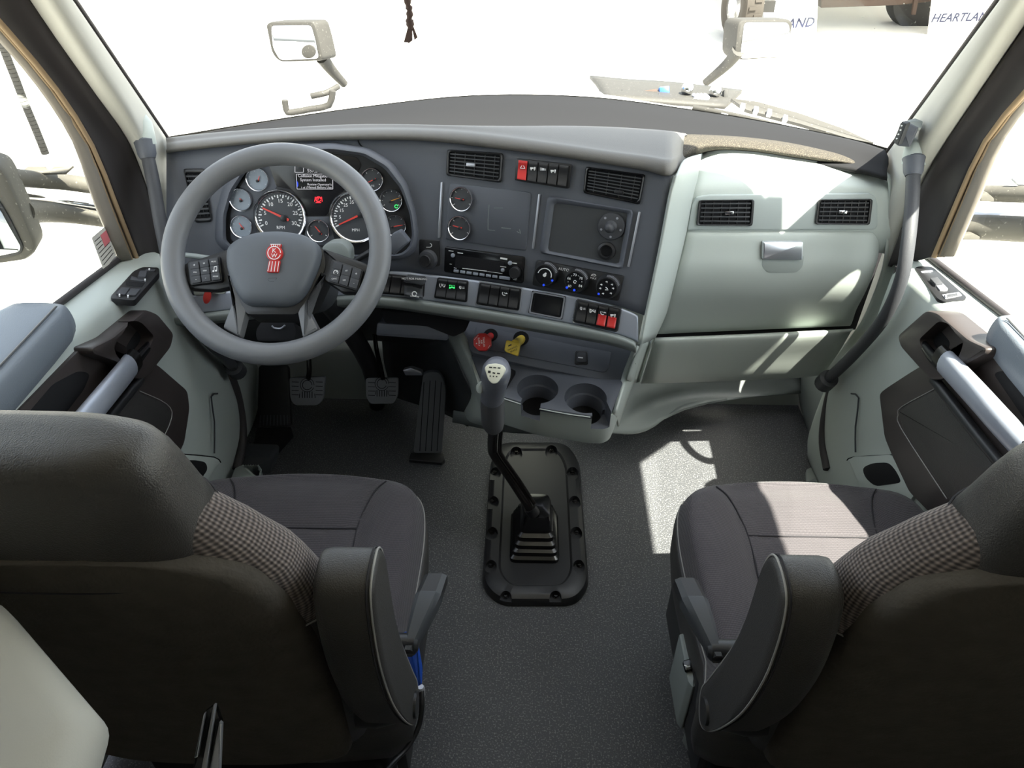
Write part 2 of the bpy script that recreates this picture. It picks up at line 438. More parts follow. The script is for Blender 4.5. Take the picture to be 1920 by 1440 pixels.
for sx, nm in ((-1, 'wall_left'), (1, 'wall_right')):
    bm = bmesh.new()
    def bx(a, b): 
        lo_, hi = V(a), V(b); c = (lo_ + hi) / 2; d = (hi - lo_) / 2
        box_bm(bm, c, (abs(d.x), 0, 0), (0, d.y, 0), (0, 0, d.z))
    bx((sx * 1.02, -1.2, 0), (sx * .98, .42, 2.05)); bx((sx * .96, .42, 1.80), (sx * .92, 1.30, 2.05)); bx((sx * 1.01, 1.60, 0), (sx * .985, 2.16, .84))
    struct(link(nm, bm, M['roof']))
    slab3('door_sill_seal', [(sx * .985, y, z) for y, z in ((.42, .03), (1.7, .03), (1.7, .0), (.42, .0))], (-sx, 0, 0), .02, M['seal'], bpy.data.objects[nm], .0)
# windshield: base curve on the cowl, header under the roof
WB = [aty(312, 266, 1.80), aty(460, 241, 1.97), aty(660, 211, 2.09), aty(880, 187, 2.16), aty(1100, 189, 2.16), aty(1300, 214, 2.10), aty(1450, 239, 2.02), aty(1600, 270, 1.90), aty(1668, 288, 1.82)]
WH = [V(p) for p in ((-.80, 1.16, 1.86), (-.62, 1.28, 1.89), (-.38, 1.37, 1.91), (-.12, 1.42, 1.92), (.12, 1.42, 1.92), (.38, 1.37, 1.91), (.62, 1.28, 1.89), (.74, 1.20, 1.87), (.80, 1.16, 1.86))]
ws = loft('window_1', [WB, [a.lerp(b, .5) + V((0, .03, .02)) for a, b in zip(WB, WH)], WH], M['pane'], None, 4, 6); struct(ws, 'wide curved windshield pane with dust specks')
loft('frit_band', [[p + V((0, .006, -.004)) for p in WB], [a.lerp(b, .012) + V((0, .008, .002)) for a, b in zip(WB, WH)]], M['chassis'], ws, 6, 2)
hd = loft('trim_1', [[p + V((0, .02, -.03)) for p in WH], [p + V((0, -.04, .03)) for p in WH], [V((p.x * 1.12, 1.40 - .19 * (abs(p.x) / .8) ** 3, 2.035)) for p in WH]], M['roof'], None, 3, 3, .02); struct(hd)
struct(tube('trim_2', [p + V((0, .012, .0)) for p in (WB[0], WB[0].lerp(WH[0], .3), WB[0].lerp(WH[0], .65), WH[0])], .007, M['seal'], n=8), 'black rubber windshield gasket beside the driver pillar')
struct(tube('trim_3', [p + V((0, .012, .0)) for p in (WB[-1], WB[-1].lerp(WH[-1], .3), WB[-1].lerp(WH[-1], .65), WH[-1])], .007, M['seal'], n=8), 'black rubber windshield gasket beside the passenger pillar')
# A pillars, door seals and window frames, each a band between two edges
def edge(px, x): return [atx(u, v, x) for u, v in px]
def pillar(side, E0, E1, E2, n0):
    s = -1 if side == 'left' else 1
    n = 9
    def up(P, zt):                                  # carry the edge on above the picture to the roof
        d = P[0] - P[1]; k = max(0.0, (zt - P[0].z) / max(.05, d.z)); q = P[0] + d * k
        return [V((P[0].x - s * .02, P[0].y - .72 * (zt - P[0].z), zt))] + P
    e0, e1, e2 = [resample(cat(up(edge(E, s * x), 1.86), 4), n) for E, x in ((E0, .972), (E1, .95), (E2, .925))]
    a, b = (WB[0], WH[0]) if s < 0 else (WB[-1], WH[-1])
    e3 = [a.lerp(b, 1.0 - i / (n - 1)) for i in range(n)]
    e3 = [p if i < n - 2 else p for i, p in enumerate(e3)]
    mid = [p.lerp(q, .45) + V((-s * .022, -.030, 0)) for p, q in zip(e2, e3)]
    mid2 = [p.lerp(q, .8) + V((-s * .012, -.022, 0)) for p, q in zip(e2, e3)]
    nm = 'driver' if s < 0 else 'passenger'
    o = struct(loft('trim_%d' % n0, [e2, mid, mid2, e3], M['grey2'], None, 3, 4, .012, off=0), 'pale grey pillar cover on the %s side' % nm)
    o2 = struct(loft('trim_%d' % (n0 + 1), [e1, [p.lerp(q, .35) + V((s * .004, 0, 0)) for p, q in zip(e1, e2)], [p.lerp(q, .62) + V((-s * .004, 0, 0)) for p, q in zip(e1, e2)], [p.lerp(q, .78) + V((-s * .016, 0, 0)) for p, q in zip(e1, e2)], e2], M['seal'], None, 3, 4, .01, off=0), 'black rubber door seal on the %s side' % nm)
    o3 = struct(loft('trim_%d' % (n0 + 2), [e0, [p.lerp(q, .45) + V((-s * .006, 0, 0)) for p, q in zip(e0, e1)], [p.lerp(q, .6) + V((s * .004, 0, 0)) for p, q in zip(e0, e1)], e1], M['frame'], None, 3, 3, .01, off=0), 'grey door window frame on the %s side' % nm)
    tube('felt_strip', [p.lerp(q, .80) + V((-s * .006, 0, 0)) for p, q in zip(e0, e1)], .006, M['tan'], o3, 8, 2)
    tube('felt_strip', [p.lerp(q, .52) + V((-s * .006, 0, 0)) for p, q in zip(e0, e1)], .004, M['tan'], o3, 8, 2)
    return e0
LE0 = pillar('left', [(-165, -90), (-60, 12), (0, 77), (67, 157), (117, 218), (147, 300), (183, 397), (222, 487)],
    [(-125, -100), (-30, 10), (22, 68), (67, 122), (117, 183), (167, 260), (208, 353), (260, 487)],
    [(-30, -120), (45, -12), (93, 60), (145, 135), (195, 207), (255, 300), (285, 400), (312, 505)], 4)
RE0 = pillar('right', [(2100, 35), (1990, 130), (1920, 203), (1890, 249), (1861, 313), (1827, 397), (1790, 480)],
    [(2075, 20), (1970, 122), (1909, 190), (1865, 238), (1834, 288), (1807, 345), (1769, 430), (1748, 482)],
    [(2040, -110), (1960, -12), (1905, 75), (1836, 180), (1786, 257), (1723, 359), (1700, 420), (1668, 500)], 7)
for s, nm, E in ((-1, 'window_2', LE0), (1, 'window_3', RE0)):
    yf = 1.70
    P = [(s * .978, yf, ZS(yf) - .02), (s * .978, .42, ZS(.42) - .02), (s * .93, .42, 1.80), (s * .93, 1.16, 1.80)] + [V((s * .975, p.y + .01, p.z)) for p in E[1:-1] if p.z > .9 and p.z < 1.72]
    bm = bmesh.new(); fan(bm, [bm.verts.new(p) for p in P])
    struct(link(nm, bm, M['pane2']), 'clear side window pane above the %s door sill' % ('driver' if s < 0 else 'passenger'))
stp = Pl((-.97, 0, 0), (1, 0, 0))
st = slab('window_sticker', stp, [(172, 446), (197, 425), (218, 478), (195, 508)], 0, .001, M['warn'], None, 2, 0)
setp(st, 'small pale warning label with a red block stuck inside the driver window', 'sticker')
q = [(172, 446), (197, 425), (218, 478), (195, 508)]
bars(stp, [subq(q, .55, .12, .98, .5)], M['warnred'], st, .0016, 'red_block')
bars(stp, [(quad(q, .1, t), quad(q, .9 if t > .5 else .5, t), 1.2) for t in (.15, .27, .39, .51, .63, .75, .87)], M['dusty'], st, .0016, 'print_line')

# ================================================================ outside
GZ = -1.30
g = abox('ground', (-60, -30, GZ - .1), (80, 120, GZ), M['concrete']); struct(g, 'bright pale concrete yard around the truck')
hood = [[V((-.62, y, z)) + V((-.02 * k, 0, 0)) for y, z in ((2.28, .93),)] for k in (0,)]
rows = []
for y, zt, hw in ((2.26, .985, .72), (2.6, .93, .66), (3.1, .83, .60), (3.7, .70, .54), (4.15, .55, .48), (4.3, .30, .45)):
    rows.append([V((x * hw, y - .10 * abs(x) ** 2, zt - .05 * abs(x) ** 2 - (.38 if abs(x) == 1.35 else 0) - (.04 if abs(x) == 1 else 0))) for x in (-1.35, -1, -.6, -.2, .2, .6, 1, 1.35)])
hb = loft('truck_hood', rows, M['paint'], None, 4, 4, .01); setp(hb, 'white truck hood sloping away beyond the windshield', 'hood')
# solid wedge with orbs and coils, standing in for a reflection in the hood
cw = thing('hood_reflection', 'dark wedge added as the reflection of a parked vehicle in the hood', 'reflection', aty(1250, 175, 2.75))
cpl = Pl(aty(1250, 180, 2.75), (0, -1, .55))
loft('cover', [[aty(1106, 141, 3.0), aty(1180, 148, 3.0), aty(1260, 153, 3.0), aty(1392, 168, 2.9)], [aty(1122, 160, 2.8), aty(1190, 163, 2.8), aty(1270, 168, 2.8), aty(1380, 180, 2.75)], [aty(1135, 182, 2.6), aty(1200, 186, 2.6), aty(1280, 192, 2.6), aty(1360, 198, 2.6)]], M['dusty'], cw, 4, 3, .012)  # wedge body of the added hood reflection
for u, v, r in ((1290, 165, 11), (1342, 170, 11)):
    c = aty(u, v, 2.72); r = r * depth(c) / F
    lathe('reflected_orb', c, (0, -.8, .6), [(r, -.02), (r, .0), (r * .8, .012), (r * .3, .018)], M['mirror'], cw, 18)
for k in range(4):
    tube('reflected_coil', [aty(1300 + k * 7, 178, 2.7), aty(1306 + k * 7, 184, 2.68), aty(1296 + k * 8, 192, 2.66)], .008, M['satin'], cw, 6, 3)
slab('reflected_blue', cpl, [(1236, 163), (1255, 161), (1256, 182), (1238, 184)], 0, .02, M['blue'], cw, 2)
slab('reflected_tan', cpl, [(1195, 172), (1232, 166), (1235, 184), (1198, 186)], 0, .02, M['rust'], cw, 2)
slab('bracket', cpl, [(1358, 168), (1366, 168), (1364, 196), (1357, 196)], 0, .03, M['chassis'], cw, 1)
fpl = Pl(aty(1400, 190, 2.5), (0, -.6, .8))
fr = slab('fender_edge', fpl, [(1370, 184), (1420, 190), (1500, 212), (1580, 240), (1640, 268), (1600, 262), (1500, 232), (1400, 206)], 0, .015, M['dusty'], None, 3); setp(fr, 'speckled grey fender edge running down towards the passenger pillar', 'fender')
for k, (u, v) in enumerate(((1390, 192), (1415, 198), (1440, 203), (1470, 214))):
    slab('clip', fpl, [(u, v), (u + 8, v + 2), (u + 7, v + 12), (u - 1, v + 10)], .014, .03, M['satin'], fr, 1)
# wipers lying at the foot of the glass
def wiper(name, arm, blade, label):
    t = thing(name, label, 'wiper', arm[0])
    tube('arm', arm, lambda k: .011 - .005 * k, M['dusty'], t, 8, 3)
    tube('blade', blade, .006, M['black'], t, 6, 3)
    return t
wiper('windshield_wiper', [aty(930, 194, 2.24), aty(850, 194, 2.22), aty(780, 199, 2.19)], [aty(950, 190, 2.22), aty(830, 199, 2.18), aty(735, 207, 2.14)], 'windshield wiper lying before the steering wheel')
wp = wiper('windshield_wiper', [aty(1300, 203, 2.20), aty(1400, 222, 2.12), aty(1500, 246, 2.04)], [aty(1240, 203, 2.18), aty(1380, 226, 2.1), aty(1560, 262, 1.97)], 'windshield wiper lying before the passenger dashboard')
for u, v in ((1352, 210), (1378, 218), (1450, 236)): slab('bracket', Pl(aty(u, v, 2.12), (0, -.7, .7)), [(u, v), (u + 14, v + 3), (u + 13, v + 8), (u - 1, v + 5)], 0, .01, M['black'], wp, 1)
# hood mirrors
def hood_mirror(body, face, stem, y, label, sgn):
    t = thing('hood_mirror', label, 'mirror', aty(*stem[-1], y))
    pl = Pl(aty(*body[0], y), (sgn * .40, -1, .12))
    slab('shell', pl, body, -.10, .0, M['dusty'], t, 10, .012)
    slab('mirror_glass', pl, face, .0005, .003, M['mirror'], t, 8, .001)
    tube('stem', [aty(u, v, y + .05 * k) for k, (u, v) in enumerate(stem)], lambda k: .030 - .012 * k, M['dusty'], t, 10, 4)
    return t
hm = hood_mirror([(497, 46), (505, 41), (588, 40), (597, 70), (607, 114), (522, 117), (508, 100)], [(508, 48), (583, 47), (591, 75), (598, 110), (525, 113), (512, 90)], [(604, 108), (622, 132), (646, 158)], 3.5, 'grey hood mirror on a thin stalk before the steering wheel', -1)
cpx = Pl(aty(497, 46, 3.5), (-.40, -1, .12)); slab('mirror_patch', cpx, circ(578, 97, 13, 16), .004, .008, M['dusty'], hm)
hood_mirror([(1384, 45), (1392, 37), (1480, 36), (1488, 42), (1480, 90), (1470, 108), (1388, 113), (1378, 100)], [(1396, 42), (1478, 42), (1482, 60), (1475, 96), (1466, 106), (1388, 110), (1392, 70)], [(1384, 95), (1362, 122), (1322, 156)], 3.5, 'grey hood mirror on a thick stalk beyond the passenger dashboard', 1)
lm = thing('fender_bracket', 'pale open bracket on the fender under the driver hood mirror', 'bracket', aty(560, 210, 3.0))
tube('frame', [aty(u, v, 3.0) for u, v in ((534, 188), (537, 207), (545, 211), (585, 204), (617, 197), (624, 170))], .013, M['dusty'], lm, 8, 2)
tube('arm', [aty(584, 180, 3.0), aty(612, 174, 3.0), aty(634, 162, 3.05)], .012, M['dusty'], lm, 8, 2)
# driver door mirror, its arms, the antenna
dm = thing('door_mirror', 'big grey door mirror on two tube arms outside the driver window', 'mirror', aty(20, 480, 1.55))
mpl = Pl(aty(20, 420, 1.55), (.35, -1, .1))
slab('shell', mpl, [(-120, 270), (0, 312), (12, 330), (40, 395), (66, 458), (66, 474), (48, 490), (0, 497), (-120, 500)], -.09, 0, M['dusty2'], dm, 10, .014)
slab('inner_rim', mpl, [(-110, 300), (0, 378), (20, 412), (44, 462), (40, 476), (0, 486), (-110, 490)], .0, .005, M['black'], dm, 8, .002)
slab('mirror_glass', mpl, [(-110, 310), (0, 392), (18, 425), (39, 463), (36, 472), (0, 480), (-110, 486)], .004, .008, M['mirror'], dm, 7, .001)
tube('arm', [aty(8, 330, 1.62), aty(60, 336, 1.72), aty(120, 341, 1.80), aty(190, 351, 1.85)], .021, M['dusty2'], dm, 14, 3)
tube('arm', [aty(40, 398, 1.62), aty(80, 397, 1.72), aty(130, 402, 1.80), aty(200, 413, 1.85)], lambda k: .030 - .010 * k, M['dusty2'], dm, 14, 3)
tube('chrome_tube', [aty(40, 370, 1.66), aty(110, 378, 1.80), aty(200, 390, 1.88)], .013, M['chrome'], dm, 12, 3)
an = thing('antenna', 'ribbed whip antenna standing on the driver mirror arm', 'antenna', aty(92, 316, 1.76))
slab('base_plate', Pl(aty(92, 316, 1.76), (.1, -.5, 1)), [(44, 318), (52, 312), (120, 312), (138, 310), (122, 324), (50, 325)], 0, .006, M['dusty2'], an, 2)
tube('ferrule', [aty(95, 316, 1.76), aty(90, 300, 1.76), aty(86, 288, 1.76)], .010, M['satin'], an, 10, 1)
ap = [aty(u, v, 1.76) for u, v in ((86, 290), (66, 240), (45, 190), (30, 150), (14, 110), (0, 72), (-30, -10))]
tube('whip', ap, .0075, M['dusty2'], an, 8, 4)
Q = resample(cat(ap, 4), 40)
bm = bmesh.new()
for a, b in zip(Q, Q[1:]):
    lathe_bm(bm, a.lerp(b, .3), b - a, [(.0092, 0), (.0092, .008)], 8)
link('coil_rings', bm, M['chassis'], an, 60)
# passenger mirror arms
pm = thing('mirror_arm', 'pair of grey mirror tubes outside the passenger window', 'mirror arm', aty(1920, 400, 1.8))
tube('upper_tube', [aty(1842, 362, 1.86), aty(1900, 364, 1.8), aty(2010, 366, 1.7)], .021, M['dusty2'], pm, 14, 2)
tube('lower_tube', [aty(1812, 425, 1.86), aty(1880, 428, 1.8), aty(2010, 434, 1.7)], .033, M['dusty2'], pm, 14, 2)
tube('chrome_sleeve', [aty(1826, 408, 1.87), aty(1890, 412, 1.82), aty(2010, 418, 1.72)], .017, M['satin'], pm, 14, 2)
slab('clamp', Pl(aty(1850, 366, 1.82), (0, -1, .2)), [(1838, 366), (1850, 360), (1864, 372), (1864, 378), (1840, 378)], 0, .02, M['dusty2'], pm, 2)
slab('clamp', Pl(aty(1820, 450, 1.82), (0, -1, .2)), [(1806, 440), (1826, 438), (1838, 444), (1838, 450), (1806, 450)], 0, .02, M['dusty2'], pm, 2)
slab('base_plate', Pl(aty(1910, 345, 1.8), (0, -.5, 1)), [(1897, 333), (1910, 345), (1960, 348), (1960, 338)], 0, .006, M['satin'], pm, 2)
# parked vehicles ahead
tr = thing('parked_trailer', 'parked trailer ahead with dusty wheel, rusty beam and white lettered mud flaps', 'trailer', (6.0, 13.6, GZ))
pt = tr
c = aty(1390, 12, 12.9); c.z = GZ + .5
axd = V((-.985, -.17, 0))
tb = lathe('tyre', c, axd, [(.31, .13), (.36, .15), (.44, .15), (.49, .12), (.5, .06), (.5, -.1), (.48, -.15), (.36, -.15), (.30, -.1)], M['tyre'], pt, 40)
lathe('wheel_hub', c, axd, [(.30, -.1), (.30, .10), (.26, .13), (.12, .13), (.11, .17), (.05, .18)], M['paint'], pt, 28)
bm = bmesh.new()
e = V((0, 0, 1)); f_ = axd.cross(e)
for i in range(30):
    a = 2 * pi * i / 30; r_ = e * cos(a) + f_ * sin(a); tt = f_ * cos(a) - e * sin(a)
    box_bm(bm, c + r_ * .505 + axd * (.04 if i % 2 else -.05), axd * .055, tt * .022, r_ * .012)
o = link('tread', bm, M['tyre'], pt); o['kind'] = 'stuff'
abox('axle', (c.x, c.y - .08, c.z - .08), (c.x + .5, c.y + .08, c.z + .08), M['chassis'], pt)
tp = Pl(aty(1640, 10, 13.7), (0, -1, 0))
slab('bumper_beam', tp, [(1538, -60), (1760, -60), (1754, 2), (1680, 10), (1540, 15)], -.3, 0, M['rust'], tr, 0, .01)
slab('wheel_block', Pl(aty(1700, 30, 13.9), (0, -1, 0)), [(1672, -20), (1756, -20), (1740, 60), (1690, 52), (1676, 30)], -.35, 0, M['chassis'], tr, 10, .02)
slab('strut', tp, [(1716, -10), (1724, -10), (1717, 28), (1710, 28)], 0, .05, M['rust'], tr, 0)
f1 = slab('mud_flap', Pl(aty(1480, 40, 13.3), (0, -1, .05)), [(1432, -80), (1538, -80), (1530, 72), (1432, 72)], -.02, 0, M['flap'], tr, 2)
f2 = slab('mud_flap', Pl(aty(1800, 40, 13.3), (0, -1, .05)), [(1757, -80), (1872, -80), (1862, 78), (1738, 78)], -.02, 0, M['flap'], tr, 2)
text(Pl(aty(1480, 40, 13.3), (0, -1, .05)), 1526, 42, 17, 'HEARTLAND', M['bluep'], f1, .004, 4, sx=1.0, shear=.25, align='RIGHT', bold=.02)
text(Pl(aty(1800, 40, 13.3), (0, -1, .05)), 1806, 33, 15, 'HEARTLAND', M['bluep'], f2, .004, 2, sx=1.0, shear=.25, bold=.02)
abox('deck', (3.9, 13.0, -.35), (7.6, 22, 1.5), M['flap'], tr)
# strips hanging at the top of the windshield
ts = thing('hanging_strips', 'twisted brown leather strips hanging at the top of the windshield', 'ornament', aty(768, 0, 1.40))
y = 1.40
tube('cord', [aty(764, -150, y), aty(766, -60, y), aty(764, 0, y), aty(768, 20, y), aty(767, 42, y)], lambda k: .0055 + .0012 * sin(k * 40), M['tassel'], ts, 8, 6)
lathe('knot', aty(769, 44, y), (0, 0, 1), [(.004, -.008), (.0075, -.002), (.006, .006)], M['tassel'], ts, 10)
tpl = Pl(aty(768, 60, y), (0, -1, .3))
for pp in ([(766, 46), (771, 47), (766, 80), (757, 79)], [(769, 46), (773, 48), (773, 76), (765, 82)], [(771, 46), (775, 49), (783, 70), (777, 75)]):
    slab('strip', tpl, pp, -.001, .001, M['tassel'], ts, 1, 0)
# ================================================================ dashboard
cD = cos(radians(18)); sD = sin(radians(18))
PD = Pl(aty(590, 400, 1.66), (0, -cD, sD))
yaw = radians(17); lean = radians(16)
PC = Pl(PD(790, 400), (-sin(yaw) * cos(lean), -cos(yaw) * cos(lean), sin(lean)))
def DP(u, v, h=0.0):
    """driver and centre faces blended into one wrapped surface"""
    r = ray(u, v)
    ts = [((p.p + p.n * h - CAM).dot(p.n) / r.dot(p.n)) for p in (PD, PC)]
    k = .003; a, b = ts
    f = max(0.0, 1 - abs(a - b) / (4 * k)); t = min(a, b) - f * f * k
    return CAM + r * (t if abs(a - b) < 4 * k else min(a, b))
class DW:                                           # wrapped pseudo plane for outlines
    n = (PD.n + PC.n).normalized()
    def __call__(s, u, v, h=0.0): return DP(u, v, h)
dash = thing('dashboard', 'truck dashboard shell: slate instrument panel, grained top pad and silver switch strip', 'dashboard', (0, 1.75, .6))
US = [312, 380, 470, 560, 660, 740, 800, 860, 930, 1000, 1075, 1150, 1215, 1258]
def row(pts, us=US):
    """px polyline sampled at columns"""
    out = []
    for u in us:
        for (a, b), (c, d) in zip(pts, pts[1:]):
            if a <= u <= c: out.append(b + (d - b) * (u - a) / (c - a)); break
        else: out.append(pts[0][1] if u < pts[0][0] else pts[-1][1])
    return out
def smoothrow(pts):
    P = cat([V((a, b, 0)) for a, b in pts], 6); return [(p.x, p.y) for p in P]
TOP = smoothrow([(305, 287), (400, 276), (520, 266), (660, 262), (760, 262), (840, 267), (930, 278), (1000, 287), (1080, 298), (1150, 309), (1215, 320), (1262, 329)])
BOT = smoothrow([(305, 560), (420, 548), (560, 525), (660, 512), (740, 509), (815, 517), (900, 527), (1000, 543), (1100, 561), (1215, 586), (1262, 594)])
tv, bv = row(TOP), row(BOT)
def xs(i, f): return US[i] - (0 if i < len(US) - 2 else (22 if i == len(US) - 2 else 45) * f)
rows = [[DP(xs(i, f), t + (b - t) * f) for i, (t, b) in enumerate(zip(tv, bv))] for f in (0, .15, .3, .5, .7, .85, 1)]
loft('instrument_panel', rows, M['panel'], dash, 3, 2, .012, off=-1)
# top pad: face, rolled crest, flat top
CR = smoothrow([(300, 268), (400, 257), (520, 247), (660, 240), (760, 239), (860, 243), (930, 250), (1000, 259), (1080, 270), (1150, 280), (1215, 288), (1262, 294)])
BK = smoothrow([(300, 262), (400, 250), (520, 242), (660, 235), (760, 235), (860, 237), (930, 237), (1000, 236), (1080, 236), (1150, 238), (1215, 242), (1262, 246)])
cv, kv = row(CR), row(BK)
def back(p, d): return p + V((0, d, 0))
padrows = [[DP(u, v + 2, -.01) for u, v in zip(US, tv)], [DP(u, v - 1, .012) for u, v in zip(US, tv)], [DP(u, (v * .6 + c * .4), .016) for u, v, c in zip(US, tv, cv)],
    [DP(u, (v * .2 + c * .8), .006) for u, v, c in zip(US, tv, cv)]]
crest = [aty(u, c, DP(u, c).y + .02) for u, c in zip(US, cv)]
padrows += [crest]
zc = crest[4].z
def topz(u, v, i): 
    z = crest[i].z - .004; p = atz(u, v, z)
    return p if crest[i].y + .02 < p.y < 2.1 else aty(u, v, min(2.1, max(p.y, crest[i].y + .02)))
padrows += [[crest[i].lerp(topz(u, k, i), .5) + V((0, 0, .004)) for i, (u, k) in enumerate(zip(US, kv))], [topz(u, k, i) for i, (u, k) in enumerate(zip(US, kv))]]
padrows += [[p + V((0, .012, -.03)) for p in padrows[-1]]]
by0 = 1.72
ex_ = [(1290, 304, -.09), (1288, 300, -.095), (1285, 295, -.09), (1282, 286, -.08), (1281, 277, -.07), (1283, 263, -.03), (1285, 251, .02), (1285, 251, .03)]
padrows = [r + [aty(u, v, 1.80 + d)] for r, (u, v, d) in zip(padrows, ex_)]
loft('top_pad', padrows, M['pad'], dash, 3, 3, .006, off=-1)
# recess in the pad behind the centre panel, sunlight put into its pale colour
tz = atz(1000, 245, zc + .004)
slab3('pad_tray', [atz(u, v, zc - .012 + .004 * k) for k, (u, v) in enumerate([(905, 240), (1040, 238), (1225, 243), (1180, 258), (1040, 250)])], (0, 0, 1), .004, mat('sunlit speckled pad', (170, 160, 140), .9, bump=.4, scale=500), dash, .001)
# black shelf and cowl under the glass
wb = [aty(312, 266, 1.80), aty(460, 243, 1.95), aty(660, 213, 2.06), aty(880, 189, 2.13), aty(1100, 191, 2.13), aty(1300, 216, 2.07), aty(1450, 241, 1.99), aty(1600, 272, 1.87), aty(1666, 292, 1.79)]
fr_ = [aty(312, 272, 1.78), aty(460, 252, 1.85), aty(660, 242, 1.90), aty(880, 243, 1.90), aty(1100, 243, 1.90), aty(1300, 256, 1.88), aty(1450, 276, 1.84), aty(1600, 298, 1.78), aty(1666, 314, 1.72)]
loft('defrost_shelf', [[p + V((0, -.01, -.02)) for p in fr_], [p.lerp(q, .35) + V((0, 0, -.012)) for p, q in zip(fr_, wb)], [p.lerp(q, .8) for p, q in zip(fr_, wb)], [p + V((0, .03, .004)) for p in wb]], M['deep'], dash, 6, 4, .01)
# silver strip and the lip below it
SB = smoothrow([(305, 592), (420, 582), (560, 562), (660, 553), (740, 556), (815, 565), (900, 577), (1000, 594), (1100, 612), (1215, 634), (1262, 642)])
LB = smoothrow([(305, 612), (420, 602), (560, 584), (660, 572), (740, 577), (846, 593), (920, 604), (1000, 618), (1100, 635), (1193, 650), (1262, 660)])
sv_, lv = row(SB), row(LB)
def xe(i): return US[i] - (0, 0, 0)[0] - (0 if i < len(US) - 3 else (8, 32, 62)[i - len(US) + 3])
X = [xe(i) for i in range(len(US))]
loft('switch_strip', [[DP(x, b - 1, .001) for x, b in zip(X, bv)], [DP(x, b, .006) for x, b in zip(X, bv)], [DP(x, b + 4, .008) for x, b in zip(X, bv)], [DP(x, s - 3, .008) for x, s in zip(X, sv_)], [DP(x, s, .006) for x, s in zip(X, sv_)], [DP(x, s + 1, .0) for x, s in zip(X, sv_)]], M['silver'], dash, 3, 2, .004)
X2 = [x - (0 if i < len(US) - 2 else 4) for i, x in enumerate(X)]
loft('lower_lip', [[DP(x, s, .003) for x, s in zip(X2, sv_)], [DP(x, s + 2, .012) for x, s in zip(X2, sv_)], [DP(x, s + 7, .022) for x, s in zip(X2, sv_)], [DP(x, l - 3, .018) for x, l in zip(X2, lv)], [DP(x, l, .008) for x, l in zip(X2, lv)], [DP(x, l + 3, -.03) for x, l in zip(X2, lv)], [DP(x, l + 4, -.12) for x, l in zip(X2, lv)]], M['midgrey'], dash, 3, 3, .004)
# seam line that runs from the pad around the instrument hood
tube('panel_seam', [DP(u, v, .001) for u, v in ((671, 263), (676, 272), (690, 284), (720, 305), (750, 340), (768, 380), (777, 425), (774, 462), (760, 480), (740, 486))], .0016, M['deep'], dash, 6, 5)
# light grey end cheek between centre panel and glove box
ck = [[(1262, 329), (1285, 300), (1312, 290)], [(1252, 365), (1283, 340), (1304, 345)], [(1238, 440), (1270, 430), (1288, 435)], [(1222, 520), (1256, 515), (1268, 520)], [(1208, 585), (1236, 588), (1246, 590)], [(1196, 645), (1216, 640), (1226, 634)]]
PP = Pl(aty(1470, 430, 1.70), (.035, -cos(radians(10)), sin(radians(10))))
loft('end_cheek', [[DP(r[0][0], r[0][1], -.004), DP(r[0][0] + 8, r[0][1], .004), V(DP(r[1][0], r[1][1], 0)).lerp(PP(*r[1]), .45), PP(r[2][0], r[2][1], -.004), PP(r[2][0] + 3, r[2][1], -.05)] for r in ck], M['grey'], dash, 4, 4, .004)
# ---------------------------------------------------------------- air vents
def vent(name, label, pl, P, nh, nv, parent=None, tab=(.5, .5), group=None, fm='black', frame=.09, tabm='satin', nslant=0):
    t = thing(name, label, 'air vent', pl(*quad(P, .5, .5)), group)
    ring_band('frame', pl, P, subq(P, .05, frame, .95, 1 - frame), [(0, -.002), (0, .004), (.3, .0065), (.8, .006), (1, .002), (1, -.03)], M[fm], t, 72, 5, 3)
    slab('backing', pl, subq(P, .03, .05, .97, .95), -.001, .0008, M['deep'], t, 3, 0)
    I = subq(P, .06, frame + .02, .94, .98 - frame)
    for i in range(nh):
        f = (i + .5) / nh
        a, b = quad(I, 0, f), quad(I, 1, f); wv = .12 / nh * 2.2
        q = [quad(I, 0, f - .02 - .12 / nh), quad(I, 1, f - .02 - .12 / nh), quad(I, 1, f + .10 / nh), quad(I, 0, f + .10 / nh)]
        slab('slat', pl, q, .0035, .0052, M['dark_trim'], t, 0, .0004)
    for i in range(nv):
        f = (i + .5) / nv
        slab('vane', pl, [quad(I, f - .008, 0), quad(I, f + .008, 0), quad(I, f + .008 + nslant, 1), quad(I, f - .008 + nslant, 1)], .001, .0034, M['black'], t, 0, 0)
    if tab:
        s, f = tab
        slab('tab', pl, rnd([V((*quad(I, s - .09, f - .07), 0)), V((*quad(I, s + .09, f - .07), 0)), V((*quad(I, s + .09, f + .09), 0)), V((*quad(I, s - .09, f + .09), 0))], 2), .005, .009, M[tabm], t, 0, .001)
    return t
V1 = [(838, 280), (944, 287), (940, 343), (836, 329)]
vent('air_vent', 'dark grille vent above the twin gauge plate', PC, V1, 6, 5, tab=(.42, .5))
V2 = [(1098, 312), (1211, 327), (1200, 384), (1093, 362)]
vent('air_vent', 'dark closed vent above the empty recess with ball mount', PC, V2, 7, 4, tab=(.62, .78), fm='gloss', tabm='black')
V0 = [(343, 316), (383, 316), (397, 416), (366, 418)]
vent('air_vent', 'tall narrow side vent half hidden behind the steering wheel rim', PD, V0, 9, 4, tab=None)
